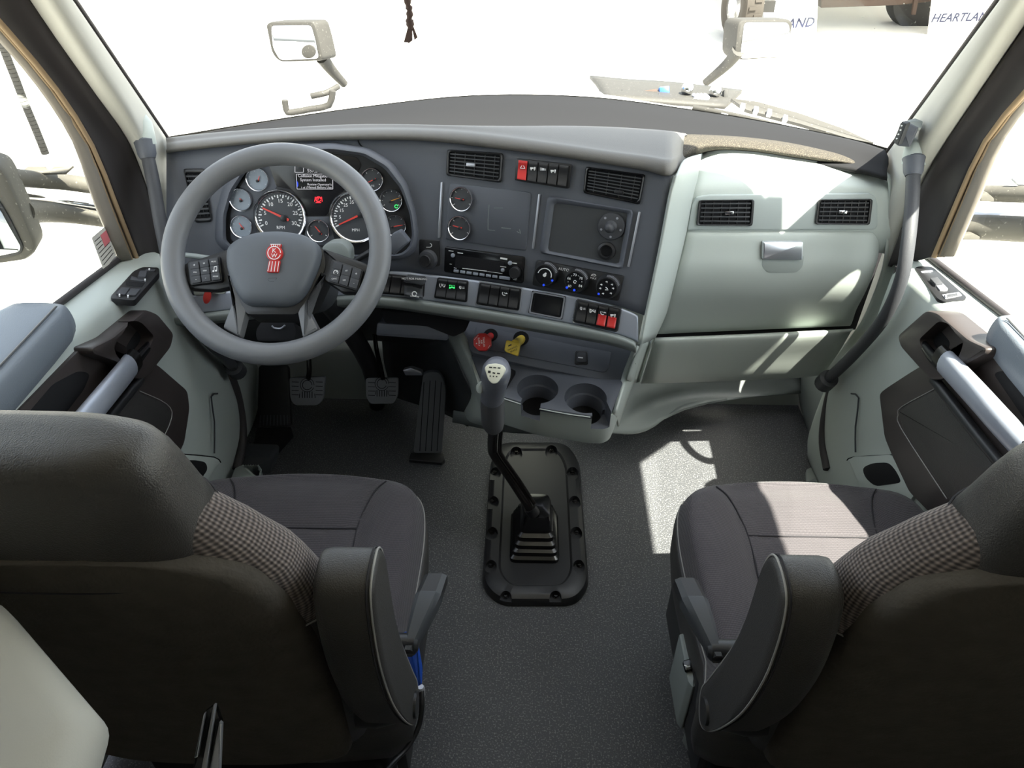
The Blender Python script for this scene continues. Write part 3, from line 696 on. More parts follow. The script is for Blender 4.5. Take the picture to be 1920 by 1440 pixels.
# ---------------------------------------------------------------- instrument cluster
cl = thing('instrument_cluster', 'gauge cluster behind the steering wheel under a rounded hood', 'gauge cluster', PD(590, 480))
INN = [(424, 452), (424, 405), (436, 362), (462, 322), (505, 296), (560, 288), (620, 284), (680, 292), (720, 315), (750, 352), (768, 400), (773, 440), (768, 462), (752, 476), (700, 478), (600, 476), (500, 470), (440, 463)]
OUT = [(402, 452), (404, 398), (418, 348), (450, 302), (500, 276), (560, 268), (622, 266), (690, 276), (735, 302), (766, 346), (781, 400), (786, 442), (780, 472), (758, 487), (700, 489), (600, 487), (500, 481), (420, 472)]
ring_band('hood', PD, OUT, INN, [(0, -.004), (.06, .008), (.3, .026), (.7, .03), (.93, .02), (1, .003)], M['panel'], cl, 96, 8, 8)
slab('cluster_face', PD, INN, -.003, .0035, M['black'], cl, 6, 0)
slab('left_pod', PD, [(432, 450), (432, 400), (443, 360), (470, 322), (503, 305), (512, 330), (520, 352), (490, 370), (478, 400), (480, 440), (490, 462), (445, 458)], .003, .005, M['panel'], cl, 6, .001)
slab('display_panel', PD, [(501, 302), (510, 296), (560, 291), (620, 288), (668, 294), (678, 308), (668, 332), (650, 352), (627, 372), (612, 405), (572, 405), (562, 372), (545, 355), (518, 350)], .003, .0055, M['screen'], cl, 5, .001)
slab('lower_face', PD, [(574, 406), (616, 406), (622, 430), (630, 460), (570, 460)], .003, .0045, M['panel'], cl, 3, .001)
slab('warning_box', PD, [(554, 325), (625, 325), (625, 356), (554, 356)], .005, .0062, M['gloss'], cl, 3, 0)
bx_ = [(555.5, 326.5), (623.5, 326.5), (624, 354.5), (557, 354.5)]
bars(PD, [(bx_[i], bx_[(i + 1) % 4], 1.1) for i in range(4)] + [((553, 308), (553, 323), 1), ((553, 323), (569, 323), 1), ((569, 323), (569, 308), 1)], M['txt'], cl, .0068, 'box_outline')
text(PD, 588, 330, 5.6, 'Collision Mitigation', M['txt'], cl, .0066)
text(PD, 587, 337.5, 5.6, 'System Installed', M['txt'], cl, .0066)
text(PD, 599, 346, 4.4, "Review Operator's", M['txt'], cl, .0066)
text(PD, 599, 351.5, 4.4, 'Manual Before Use', M['txt'], cl, .0066)
text(PD, 570, 351.8, 3.6, '1 of 1', M['txt'], cl, .0066)
text(PD, 590, 320.5, 6.5, '557,243', M['txt'], cl, .0066)
bars(PD, [[(556, 338), (559, 343), (559, 349), (556, 352)]], M['bluel'], cl, .0068, 'blue_mark')
bars(PD, arcbars(597, 373.5, 4.6, 0, 360, 1.5, 16) + [((592, 380), (602, 380), 1.4), ((591, 369), (590, 378), 1), ((603, 369), (604, 378), 1)], M['redl'], cl, .0062, 'brake_lamp')
text(PD, 597, 373.5, 6, 'P', M['redl'], cl, .0062)
def gauge(parent, pl, u, v, r, face='dial', h=.004, ring='chrome', need=None, nmat='redglass', a0=215, a1=-35, n=10, nums=None, word=None, fs=5, sub='gauge', wpos=.55, pale=False):
    c = pl(u, v, h); R = r * depth(c) / F
    g = lathe(sub, c, pl.n, [(R, -.002), (R * 1.0, .006), (R * .96, .009), (R * .90, .008), (R * .86, .003), (R * .86, .0015)], M[ring], parent, 36, 50)
    lathe('dial_face', pl(u, v, h), pl.n, [(R * .88, 0), (R * .88, .0022)], M[face], g, 32)
    it = []
    for i in range(n * 2 + 1 if r > 30 else n + 1):
        m = n * 2 if r > 30 else n
        a = radians(a0 + (a1 - a0) * i / m); L = .12 if i % 2 == 0 else .06
        it.append(((u + r * .82 * cos(a), v - r * .82 * sin(a)), (u + r * (.82 - L) * cos(a), v - r * (.82 - L) * sin(a)), r * .035 if i % 2 else r * .05))
    bars(pl, it, M['white'] if not pale else M['silver'], g, h + .0023, 'scale_marks')
    if nums:
        for i, s in enumerate(nums):
            a = radians(a0 + (a1 - a0) * i / (len(nums) - 1))
            if s: text(pl, u + r * .58 * cos(a), v - r * .58 * sin(a), fs, s, M['white'], g, h + .0023)
    if word: text(pl, u + 1, v + r * wpos, fs * .85, word, M['white'], g, h + .0023)
    if need:
        (pu, pv), (tu, tv_) = need
        d = V((tu - pu, tv_ - pv)); L = d.length; d.normalize(); q = V((-d.y, d.x))
        wd = max(.8, r * .045)
        b = V((pu, pv)) - d * L * .2; e = V((tu, tv_))
        bars(pl, [[b + q * wd, e + q * wd * .5, e - q * wd * .5, b - q * wd]], M[nmat], g, h + .0062, 'needle', .0012)
        lathe('hub', pl(pu, pv, h), pl.n, [(R * .12, .002), (R * .12, .0075), (R * .06, .0085)], M['black'], g, 14)
    return g
gauge(cl, PD, 484, 336, 22, 'dialpale', need=((484, 339), (486, 330)), pale=True)
gauge(cl, PD, 452.5, 374, 21.5, 'dialpale', need=((453, 376), (449, 372)), pale=True)
gauge(cl, PD, 454, 424, 21.5, 'dialpale', need=((455, 428), (448, 418)), pale=True)
gauge(cl, PD, 525.5, 406, 50, need=((533, 409), (492, 390)), n=15, a0=206, a1=-26, nums=['0', '5', '10', '15', '20', '25', '30'], word='RPM', fs=7.5, wpos=.42)
gauge(cl, PD, 666, 407, 49, need=((677, 402), (636, 421)), n=16, a0=206, a1=-26, nums=['', '5', '15', '25', '35', '45', '55', '65', '75', '85'], word='MPH', fs=6.5, wpos=.5)
gauge(cl, PD, 598, 432, 21.5, need=((601, 437), (590, 424)), n=4)
gauge(cl, PD, 698, 336.5, 21.5, need=((702, 336), (690, 342)), n=6, word='PSI', fs=4)
gauge(cl, PD, 734, 375, 21.5, need=((732, 377), (749, 371)), n=8, nmat='orange')
gauge(cl, PD, 742, 422.5, 20.5, need=((737, 425), (755, 422)), n=6)
bars(PD, arcbars(743, 387, 3, 0, 360, 1.2, 10), M['greenl'], cl, .0075, 'green_lamp')
# ---------------------------------------------------------------- centre stack
for P, nm in (([(826, 342), (830, 342), (825, 446), (820.5, 446)], 'a'), ([(1009, 364), (1013, 364), (1001, 467), (997, 466)], 'b'), ([(1197, 397), (1201, 398), (1180, 501), (1176, 500)], 'c')):
    slab('silver_bar', PC, P, -.001, .004, M['satin'], dash, 1, .001)
gp = thing('gauge_plate', 'flat grey blanking plate with two chrome-ringed gauges', 'gauge plate', PC(915, 480))
GP = [(843, 343.5), (996, 361), (986, 470.5), (834, 448.5)]
slab('plate', PC, GP, -.002, .003, M['panel'], gp, 7, .0015)
gauge(gp, PC, 866, 372.7, 23, need=((867, 374), (853, 371)), n=6, h=.004)
gauge(gp, PC, 862.5, 426.7, 23, need=((863, 427), (849, 423)), n=6, h=.004)
bars(PC, [((917, 384), (915, 412), .8), ((915, 412), (915, 431), .8), ((916, 431), (928, 432), .8), ((926, 390), (943, 390), .6), ((940, 427), (958, 429), 1.2), ((969, 434), (974, 437), 1.4), ((974, 430), (976, 438), 1.2)], M['midgrey'], gp, .0032, 'glue_residue', .0002)
rc = thing('storage_recess', 'empty square recess framed in grey beside the twin gauge plate', 'recess', PC(1090, 500))
RO = [(1027, 367), (1188, 394), (1167, 505), (1011, 474)]; RI = [(1040, 380), (1177, 400), (1160, 495), (1027, 470)]
ring_band('frame', PC, RO, RI, [(0, -.002), (0, .006), (.25, .010), (.7, .008), (1, .002)], M['panel'], rc, 72, 6, 4)
slab('back_plate', PC, RI, -.002, .0015, M['dark_trim'], rc, 3, 0)
bmn = thing('ball_mount', 'round black ball mount screwed in the square recess', 'phone mount', PC(1146, 424))
c = PC(1146.5, 424, .002); R = 25.5 * depth(c) / F
lathe('base', c, PC.n, [(R, 0), (R, .004), (R * .95, .006), (R * .45, .007), (R * .3, .012), (R * .25, .02)], M['rubber'], bmn, 32)
lathe('ball', c + PC.n * .026, PC.n, [(.001, -.011), (.008, -.008), (.0105, -.002), (.0105, .003), (.007, .009), (.002, .011)], M['rubber'], bmn, 20, 180)
for k in range(5):
    a = radians(60 + k * 72); p = c + (PC.ex * cos(a) + PC.ey * sin(a)) * R * .75 + PC.n * .005
    lathe('screw', p, PC.n, [(.0028, 0), (.0028, .002), (.001, .0022)], M['satin'], bmn, 8)
sk = thing('power_socket', 'round black power socket under the ball mount', 'socket', PC(1137, 470))
c = PC(1137.5, 470.4, .001); R = 17.5 * depth(c) / F
lathe('ring', c, PC.n, [(R, 0), (R * .95, .006), (R * .7, .008), (R * .6, .004), (R * .58, .001)], M['black'], sk, 28)
lathe('hole', c, PC.n, [(R * .6, .0), (R * .6, .002)], M['deep'], sk, 20)
kn = thing('rotary_knob', 'round black knob on its own plate beside the radio', 'knob', PC(803, 485))
slab('plate', PC, [(786, 448.5), (823, 451.5), (823, 499), (797, 504), (784.6, 494)], -.001, .006, M['black'], kn, 3, .001)
c = PC(803.5, 486, .006); R = 18.5 * depth(c) / F
lathe('skirt', c, PC.n, [(R, 0), (R * .97, .006), (R * .88, .012), (R * .7, .013)], M['rubber'], kn, 36)
lathe('cap', c + PC.n * .012, PC.n, [(R * .62, 0), (R * .62, .010), (R * .56, .012), (R * .3, .0115)], M['black'], kn, 30)
bars(PC, arcbars(806, 460, 3.4, -90, 90, 1.2, 7) + [((799, 463.5), (806, 463.5), 1.2)], M['white'], kn, .0064, 'arrow_print')
# radio
rd = thing('radio', 'black truck radio with a dark display and a row of pale keys', 'radio', PC(908, 500))
RP = [(833.5, 462.5), (983.5, 482), (980, 532), (832, 510)]
slab('body', PC, RP, -.002, .007, M['gloss'], rd, 4, .002)
slab('display', PC, [(855, 478.5), (946, 491), (942, 514), (852, 502)], .006, .0078, M['screen'], rd, 1, 0)
for i in range(7):
    u = 855 + i * 12.1; v = 508.3 + i * 1.75
    slab('key', PC, [(u - 4.6, v - 2.8), (u + 4.6, v - 1.6), (u + 4.4, v + 3), (u - 4.8, v + 1.8)], .006, .0095, M['silver'], rd, 1, .0006)
slab('wide_key', PC, [(936, 517.5), (956, 520), (955.5, 525.5), (935.5, 522.5)], .006, .0095, M['silver'], rd, 1, .0006)
for u, v, r in ((849.6, 478.6, 3.8), (956.7, 493, 4), (943, 506, 3.6)):
    c = PC(u, v, .007); lathe('round_key', c, PC.n, [(r * depth(c) / F, 0), (r * depth(c) / F, .003), (r * .7 * depth(c) / F, .0036)], M['silver'], rd, 16)
c = PC(967, 510, .007); R = 11 * depth(c) / F
lathe('volume_knob', c, PC.n, [(R, 0), (R, .010), (R * .9, .012), (R * .3, .0118)], M['black'], rd, 24)
bars(PC, [((867, 503), (913, 508.5), 1.2), ((914, 509), (942, 513), .6), ((938, 484), (951, 486), 3.2), ((858, 474), (868, 475), 1.6), ((841, 470), (850, 471), 1.2), ((851, 502), (856, 503), 1), ((959, 493), (969, 494), 1.4), ((938, 499.5), (949, 501), 1), ((960, 521), (969, 523), 1.2), ((962, 524), (968, 525), 1), ((843, 495), (847, 495.5), .8)], M['white'], rd, .0079, 'print')
# climate control
cc = thing('climate_control', 'black climate control panel with three round dials', 'climate control', PC(1085, 530))
slab('body', PC, [(1005, 487.5), (1170, 518), (1159.5, 565.5), (997, 535)], -.002, .007, M['black'], cc, 5, .002)
for i, (u, v, r) in enumerate(((1021, 516, 19.5), (1078, 528.5, 19.5), (1137.5, 540.5, 19.5))):
    c = PC(u, v, .0305) - PC.n * .0245; R = r * depth(c) / F
    b = lathe('dial', c, PC.n, [(R * 1.2, 0), (R * 1.18, .004), (R * 1.12, .009), (R * 1.08, .018), (R * 1.0, .024), (R * .93, .024)], M['black'], cc, 36)
    lathe('dial_face', c + PC.n * .0225, PC.n, [(R * .94, 0), (R * .94, .002)], M['gloss'], b, 30)
    bm = bmesh.new()
    for k in range(12):
        a = radians(20 + k * 7); p = c + (PC.ex * cos(a) + PC.ey * sin(a)) * R * 1.09 + PC.n * .014
        rr = PC.ex * cos(a) + PC.ey * sin(a); box_bm(bm, p, PC.n * .006, rr.cross(PC.n) * .0009, rr * .001)
    link('grip_ribs', bm, M['satin'], b)
    hp = .0306
    f_ = lambda a, q=1.0: (u + r * q * cos(radians(a)), v - r * q * sin(radians(a)))
    pl2 = PC
    if i == 0:
        bars(pl2, arcbars(u, v, r * .66, 160, -20, 1.6, 12), M['white'], b, hp); bars(pl2, [circ(u, v, 3.4, 8), circ(u + 2, v - 3, 2, 8)], M['white'], b, hp); bars(pl2, [circ(*f_(-35, .9), 2.2, 8), circ(*f_(265, .95), 2.2, 8)], M['bluel'], b, hp)
    if i == 1:
        for a, s in ((90, '73'), (150, '66'), (30, '78'), (-38, '84'), (218, '60')): text(pl2, *f_(a, .66), 5.2, s, M['white'], b, hp)
        bars(pl2, [circ(*f_(a, .66), .8, 6) for a in (120, 60, 0, 180)], M['white'], b, hp); bars(pl2, arcbars(u, v, 2.6, 0, 360, 1.2, 10), M['white'], b, hp); bars(pl2, [circ(*f_(215, .95), 2.4, 8), circ(*f_(265, .8), 2.4, 8)], M['bluel'], b, hp)
    if i == 2:
        for a in (90, 35, 145, 180, 0, 235, -50): bars(pl2, [((f_(a, .62)[0] - 2, f_(a, .62)[1]), (f_(a, .62)[0] + 2, f_(a, .62)[1]), 1.4), ((f_(a, .62)[0], f_(a, .62)[1] - 1.5), (f_(a, .62)[0] + 1, f_(a, .62)[1] + 2), 1.1)], M['white'], b, hp)
        bars(pl2, [((u - 3, v + 3), (u + 3, v + 3), 1.2), ((u - 2, v - 2), (u + 2, v + 1), 1.4)], M['white'], b, hp); bars(pl2, [circ(*f_(215, .95), 2.2, 8)], M['bluel'], b, hp)
text(PC, 1057, 505.5, 5.6, 'AUTO', M['white'], cc, .0078, -1)
text(PC, 1112.5, 522, 4.2, 'MAX', M['white'], cc, .0078, -1)
bars(PC, arcbars(1113, 519, 5, 20, 160, 1.1, 7) + [((1110, 517), (1116, 518), 1)], M['white'], cc, .0078)
# ---------------------------------------------------------------- rocker switch banks
def icon(pl, Q, kind, m, par, h):
    c = V(quad(Q, .5, .5)); w_ = abs(Q[1][0] - Q[0][0]); x, y = c; k = w_ / 10
    it = []
    if kind == 'tri': it = [((x - 3.2 * k, y + 2.4 * k), (x + 3.2 * k, y + 2.8 * k), .9 * k), ((x - 3.2 * k, y + 2.4 * k), (x + .4 * k, y - 3.4 * k), .9 * k), ((x + 3.2 * k, y + 2.8 * k), (x + .4 * k, y - 3.4 * k), .9 * k)]
    if kind == 'tc': it = arcbars(x, y, 4 * k, 120, 240, k, 6) + arcbars(x, y, 4 * k, -60, 60, k, 6) + [((x - 2 * k, y - 1.4 * k), (x + .2 * k, y - 1.2 * k), .9 * k), ((x - .9 * k, y - 1.4 * k), (x - .9 * k, y + 2 * k), .9 * k)] + arcbars(x + 1.6 * k, y + .4 * k, 1.5 * k, 60, 300, .8 * k, 6)
    if kind == 'lamp': it = arcbars(x - 1 * k, y, 2.2 * k, 90, 270, k, 6) + [((x - 1 * k, y - 2.2 * k), (x - 1 * k, y + 2.2 * k), k)] + [((x + 1 * k, y + d * k), (x + 4 * k, y + d * k), .7 * k) for d in (-1.6, 0, 1.6)]
    if kind == 'lamp2': it = [((x - 4 * k, y + d * k), (x - 2 * k, y + d * k), .7 * k) for d in (-1.5, 0, 1.5)] + [((x + 2 * k, y + d * k), (x + 4 * k, y + d * k), .7 * k) for d in (-1.5, 0, 1.5)] + [((x - 1 * k, y - 2 * k), (x - 1 * k, y + 2 * k), 1.4 * k), ((x + 1 * k, y - 2 * k), (x + 1 * k, y + 2 * k), 1.4 * k)]
    if kind == 'axle': it = [((x - 3 * k, y - 3 * k), (x - 3 * k, y - .5 * k), 1.6 * k), ((x + 3 * k, y - 3 * k), (x + 3 * k, y - .5 * k), 1.6 * k), ((x - 3 * k, y - 1.8 * k), (x + 3 * k, y - 1.6 * k), .8 * k), ((x - 3 * k, y + 1 * k), (x - 3 * k, y + 3.6 * k), 1.6 * k), ((x + 3 * k, y + 1 * k), (x + 3 * k, y + 3.6 * k), 1.6 * k), ((x - 3 * k, y + 2.3 * k), (x + 3 * k, y + 2.4 * k), .8 * k), ((x, y - 1.7 * k), (x, y + 2.3 * k), .8 * k)]
    if kind == 'truck': it = [((x - 3.6 * k, y + .4 * k), (x + 1 * k, y + .6 * k), 2.2 * k), ((x + 1.8 * k, y - .2 * k), (x + 3.8 * k, y), 3 * k), ((x - 2 * k, y - 2.8 * k), (x + 2 * k, y - 2.6 * k), .9 * k)] + arcbars(x - 2 * k, y + 2.4 * k, .9 * k, 0, 360, .7 * k, 6) + arcbars(x + 2.6 * k, y + 2.6 * k, .9 * k, 0, 360, .7 * k, 6)
    if kind == 'diff': it = [((x - 3.6 * k, y - 2 * k), (x + 3.6 * k, y + 3 * k), 1.2 * k), ((x + 3.4 * k, y - 3 * k), (x - 3 * k, y + 3 * k), 1.2 * k), ((x - 3.6 * k, y - 3 * k), (x - 3.6 * k, y + 3 * k), 1.4 * k), ((x + 3.4 * k, y - 3 * k), (x + 3.4 * k, y + 3 * k), 1.4 * k)]
    if kind == 'eng': it = arcbars(x, y, 3 * k, 0, 300, 1.1 * k, 9) + [((x, y - 4 * k), (x, y), k), ((x + 1 * k, y), (x + 4.4 * k, y + .4 * k), k)]
    if it: bars(pl, it, m, par, h, 'icon')
def bank(label, pl, P, specs, group=None, bez='black', name='switch_bank', rim=None):
    t = thing(name, label, 'switch', pl(*quad(P, .5, .5)))
    slab('bezel', pl, P, .004, .0115, M[bez], t, 4, .0015)
    if rim: ring_band('rim', pl, [quad(P, -.03, -.06), quad(P, 1.03, -.06), quad(P, 1.03, 1.06), quad(P, -.03, 1.06)], P, [(0, .006), (.3, .0105), (1, .0105), (1, .004)], M[rim], t, 48, 4, 4)
    n = len(specs)
    for i, (m, ic, icm) in enumerate(specs):
        a, b = .04 + .92 * i / n, .04 + .92 * (i + 1) / n; g_ = .012
        Q = [quad(P, a + g_, .07), quad(P, b - g_, .07), quad(P, b - g_, .93), quad(P, a + g_, .93)]
        top, midl, low = subq(Q, 0, 0, 1, .52), None, subq(Q, 0, .5, 1, 1)
        R0 = [[pl(*quad(Q, s, f), h) for s in (0, .12, .5, .88, 1)] for f, h in ((0, .010), (.02, .0165), (.3, .0145), (.52, .0135), (.75, .0165), (.96, .0205), (1, .019), (1.0, .010))]
        o = loft('rocker_switch', R0, M[m if m != 'redlow' else 'black'], t, 2, 2)
        if m == 'redlow': loft('red_half', [[pl(*quad(Q, s, f), h) for s in (.04, .5, .96)] for f, h in ((.42, .0142), (.52, .0142), (.75, .0172), (.95, .0211), (.99, .0198))], M['red'], o, 2, 2, .0006)
        if ic: icon(pl, subq(Q, .1, .12, .9, .48), ic, M[icm], o, .0150)
    return t
bank('red hazard rocker and four black rockers between the two centre vents', PC, [(967, 297), (1072, 308.5), (1066, 354.5), (964, 338)], [('red', 'tri', 'white'), ('black', 'truck', 'white'), ('black', 'lamp2', 'white'), ('black', 'truck', 'white'), ('black', None, None)])
bank('three icon rockers with one glowing green on the silver strip', PC, [(820, 520), (878, 526.5), (875, 567.5), (813, 559)], [('black', 'tc', 'white'), ('black', 'axle', 'greenl'), ('black', 'lamp', 'white')])
bank('four black rockers, one with an icon, under the radio on the silver strip', PC, [(899, 529), (978, 541), (973, 583), (892, 570.5)], [('black', None, None), ('black', None, None), ('black', 'eng', 'white'), ('black', None, None)], rim='satin')
bank('two black and two red rockers at the strip end under the climate dials', PC, [(1082, 561.5), (1164.5, 579), (1157, 621), (1074, 603.5)], [('black', 'lamp', 'white'), ('black', 'diff', 'white'), ('redlow', 'eng', 'white'), ('redlow', 'truck', 'white')], rim='chrome')
tb_ = bank('black switch bank with trailer hand brake lever beside the wheel rim', PD, [(712, 512), (798, 521), (795, 558), (704, 550)], [('black', None, None), ('black', None, None)] + [('black', None, None)] * 2)
hp = [(762, 518), (796, 522), (797, 532), (790, 536), (756, 529)]
slab('lever_hood', PD, hp, .012, .034, M['dark_trim'], tb_, 2, .003)
loft('hand_lever', [[PD(u, v, h) for u, v in ((758, 530 + d), (775, 533 + d), (793, 536 + d))] for d, h in ((0, .012), (6, .014), (14, .022), (20, .034), (24, .034), (24, .02))], M['dark_trim'], tb_, 3, 2, .003)
text(PD, 777, 523, 4, 'NOT FOR PARKING', M['white'], tb_, .0345, -1)
bars(PD, arcbars(777, 551, 4.2, 0, 360, 1.8, 14) + [((769, 555), (786, 557), 1.2)], M['white'], tb_, .036, 'ring_print')
cb = thing('display_cubby', 'small dark empty cubby in the silver strip', 'cubby', PC(1025, 590))
CB = [(998, 545), (1061, 556), (1054, 599.5), (990.5, 587)]
ring_band('frame', PC, CB, subq(CB, .06, .09, .94, .92), [(0, .004), (.2, .012), (.8, .012), (1, .006), (1, -.02)], M['satin'], cb, 48, 3, 2)
slab('back_plate', PC, CB, .004, .0098, M['deep'], cb, 2, 0)
slab('inner_step', PC, subq(CB, .12, .16, .9, .85), .0097, .0102, M['gloss'], cb, 2, 0)
# ---------------------------------------------------------------- passenger side of the dash
gb = thing('passenger_dash', 'light grey passenger dashboard with rolled brow above the glove box', 'dashboard', PP(1470, 640))
def prow(pts, n=9):
    return resample(cat(pts, 5), n)
rw = [prow([PP(u, v, h) for u, v in ((1308, 292), (1345, 276), (1420, 280), (1520, 296), (1610, 311), (1668, 321))]) for v_, h in ((0, -.075),)]
rowA = lambda L, h: prow([PP(u, v, h) for u, v in L])
loft('upper_face', [rowA([(1304, 294), (1345, 272), (1420, 276), (1520, 292), (1610, 308), (1672, 322)], -.10), rowA([(1300, 305), (1350, 286), (1420, 290), (1520, 303), (1610, 318), (1676, 330)], -.075), rowA([(1296, 335), (1350, 325), (1420, 325), (1520, 330), (1610, 338), (1684, 346)], -.03), rowA([(1292, 362), (1350, 357), (1420, 356), (1520, 356), (1610, 357), (1690, 362)], -.004), rowA([(1286, 400), (1350, 398), (1420, 398), (1520, 398), (1610, 398), (1692, 402)], 0.0), rowA([(1281, 436), (1350, 436), (1420, 436), (1520, 436), (1610, 436), (1692, 445)], 0.0), rowA([(1276, 470), (1350, 470), (1420, 470), (1520, 470), (1610, 470), (1686, 480)], -.02)], M['grey'], gb, 2, 4, .008)
by = PP(1470, 285, -.09).y
BY = [-.17, -.09, -.02, 0, 0, 0, 0, 0]
loft('brow_pad', [[aty(u, v, by + dy + b_) for (u, v), b_ in zip(L, BY)] for L, dy in (
    (((1262, 328), (1289, 302), (1326, 286), (1400, 288), (1480, 299), (1560, 311), (1613, 319), (1672, 327)), .03),
    (((1260, 326), (1286, 299), (1325, 282), (1400, 283), (1480, 294), (1560, 306), (1613, 313), (1670, 323)), -.012),
    (((1256, 318), (1283, 290), (1325, 274), (1400, 277), (1480, 288), (1560, 300), (1613, 308), (1671, 319)), -.026),
    (((1250, 306), (1281, 280), (1328, 264), (1400, 267), (1480, 276), (1560, 291), (1615, 301), (1669, 314)), -.004),
    (((1244, 292), (1280, 270), (1332, 258), (1400, 261), (1480, 270), (1560, 285), (1620, 297), (1668, 310)), .03),
    (((1236, 262), (1282, 252), (1336, 253), (1400, 257), (1480, 267), (1560, 282), (1622, 294), (1666, 306)), .10))], M['brow'], gb, 4, 4, .006)
loft('side_fill', [[PP(1655, 316, -.02), PP(1685, 335, -.03), atx(1700, 300, .90)], [PP(1668, 345, .0), PP(1692, 365, -.01), atx(1712, 345, .91)], [PP(1664, 420, .0), PP(1697, 440, -.01), atx(1716, 430, .93)], [PP(1656, 500, -.012), PP(1680, 530, -.02), atx(1704, 520, .94)], [PP(1622, 590, -.06), PP(1648, 600, -.05), atx(1676, 600, .94)], [PP(1594, 632, -.11), PP(1612, 648, -.08), atx(1638, 656, .93)], [PP(1547, 700, -.09), PP(1556, 708, -.09), atx(1574, 714, .90)]], M['grey'], gb, 4, 4, .004)
bm = bmesh.new()
for k in range(8):
    p = PP(1700 - k * 2.2, 408 + k * 17, .012); box_bm(bm, p, (.010, 0, 0), (0, .012, 0), (0, 0, .0055), .002)
o = link('ridged_clip', bm, M['black'], gb, 35); o['kind'] = 'stuff'
VP_ = [(1299, 372), (1646, 368), (1646, 432), (1287, 432)]
slab('vent_panel', PP, [(1298, 382), (1306, 370), (1330, 366), (1630, 363), (1641, 368), (1646, 382), (1646, 424), (1641, 431), (1289, 432)], -.002, .006, mat('vent panel plastic', (168, 176, 174), .42, bump=.06, scale=900), gb, 4, .003)
V3 = [(1310, 375), (1415, 374), (1411, 424), (1305, 423)]; V4 = [(1534, 374), (1637, 373), (1631, 422), (1528, 421)]
vent('air_vent', 'passenger vent nearer the centre panel with a bright tab', PP.off(.006), V3, 5, 6, tab=(.58, .5), frame=.06, tabm='chrome')
vent('air_vent', 'passenger vent nearer the passenger grab handle with a bright tab', PP.off(.006), V4, 5, 7, tab=(.48, .5), frame=.06, tabm='chrome')
gd = thing('glove_box', 'light grey glove box door with a chrome latch', 'glove box', PP(1440, 640))
DL = [(1287, 437), (1280, 470), (1270, 508), (1258, 545), (1246, 580), (1231, 626)]
DR = [(1644, 437), (1648, 470), (1640, 505), (1624, 545), (1606, 580), (1594, 611)]
HH = [.004, .009, .011, -.006, -.045, -.100]
rows = []
for (a, b), (c, d), h in zip(DL, DR, HH):
    rows.append([PP(a, b, h - .012)] + [PP(a + (c - a) * s, b + (d - b) * s, h) for s in (.008, .12, .3, .5, .7, .88, .97)] + [PP(c, d, h - .014)])
rows = [[p - PP.n * .02 for p in rows[0]]] + rows + [[p - PP.n * .05 for p in rows[-1]]]
door = loft('door', rows, M['grey'], gd, 2, 4, .0)
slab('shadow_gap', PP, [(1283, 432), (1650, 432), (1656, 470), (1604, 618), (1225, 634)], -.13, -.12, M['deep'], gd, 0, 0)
LT = [(1431, 454), (1507, 454), (1505, 488), (1430, 487)]
lp = PP.off(.0115)
slab('latch_pocket', lp, [(1430, 478), (1508, 478), (1505, 500), (1494, 511), (1440, 511), (1428, 500)], -.004, .0006, mat('pocket plastic', (150, 157, 153), .5), gd, 6, .0005)
slab('latch', lp, LT, -.002, .010, mat('satin chrome', (235, 238, 245), .28, .85), gd, 3, .004, label='chrome latch plate')
lw_ = thing('lower_panel', 'light grey lower dash panel under the glove box door', 'panel', PP(1400, 720, -.06))
rows = [[PP(u, v, h) for u, v in ((1228, 634 + 0), (1300, 631), (1400, 627), (1500, 622), (1599, 617))] for h in (-.09, -.052)]
rows += [[PP(1226, 646, -.046), PP(1300, 642, -.046), PP(1400, 638, -.046), PP(1500, 634, -.046), PP(1592, 628, -.048)], [PP(1214, 680, -.088), PP(1300, 678, -.088), PP(1400, 674, -.088), PP(1500, 668, -.088), PP(1572, 662, -.089)], [PP(1203, 716, -.138), PP(1300, 714, -.138), PP(1400, 710, -.138), PP(1490, 706, -.138), PP(1545, 700, -.138)], [PP(1202, 719, -.19), PP(1300, 716, -.19), PP(1400, 712, -.19), PP(1490, 708, -.19), PP(1545, 702, -.19)]]
loft('panel', rows, M['grey'], lw_, 3, 4, .003)
rows = [[DP(1204, 640, -.03), PP(1215, 642, -.05), PP(1224, 636, -.05)], [DP(1190, 672, -.06), PP(1202, 680, -.06), PP(1211, 680, -.06)], [DP(1176, 712, -.09), PP(1190, 718, -.08), PP(1199, 716, -.08)]]
loft('corner_piece', rows, M['grey'], lw_, 3, 4, .003)
# ================================================================ doors
def door_shell(s, nm, label):
    prof = [(.988, 0.0, 1.67, None), (.96, -.002, 1.66, None), (.905, -.012, 1.645, None), (.888, -.04, 1.63, None), (.884, -.09, 1.625, None), (.886, None, 1.64, .62), (.89, None, 1.745, .47), (.896, None, 1.79, .32), (.912, None, 1.83, .115), (.93, None, 1.83, .02)]
    rows = []
    for x, dz, yf, z in prof:
        r = []
        for t in (0, .12, .25, .4, .55, .7, .82, .92, .98, 1.0):
            y = .40 + (yf - .40) * t
            r.append(V((s * (x + (.014 if t == 1.0 else 0)), y, z if z is not None else ZS(y) + dz)))
        r.append(V((s * (x + .06), yf + .006, z if z is not None else ZS(yf) + dz)))
        rows.append(r)
    o = loft(nm, rows, M['grey'], None, 3, 4, .02)
    return struct(o, label)
dl = door_shell(-1, 'door_1', 'light grey driver door with black inserts and a silver pull bar')
dr = door_shell(1, 'door_2', 'light grey passenger door with black inserts and a silver pull bar')
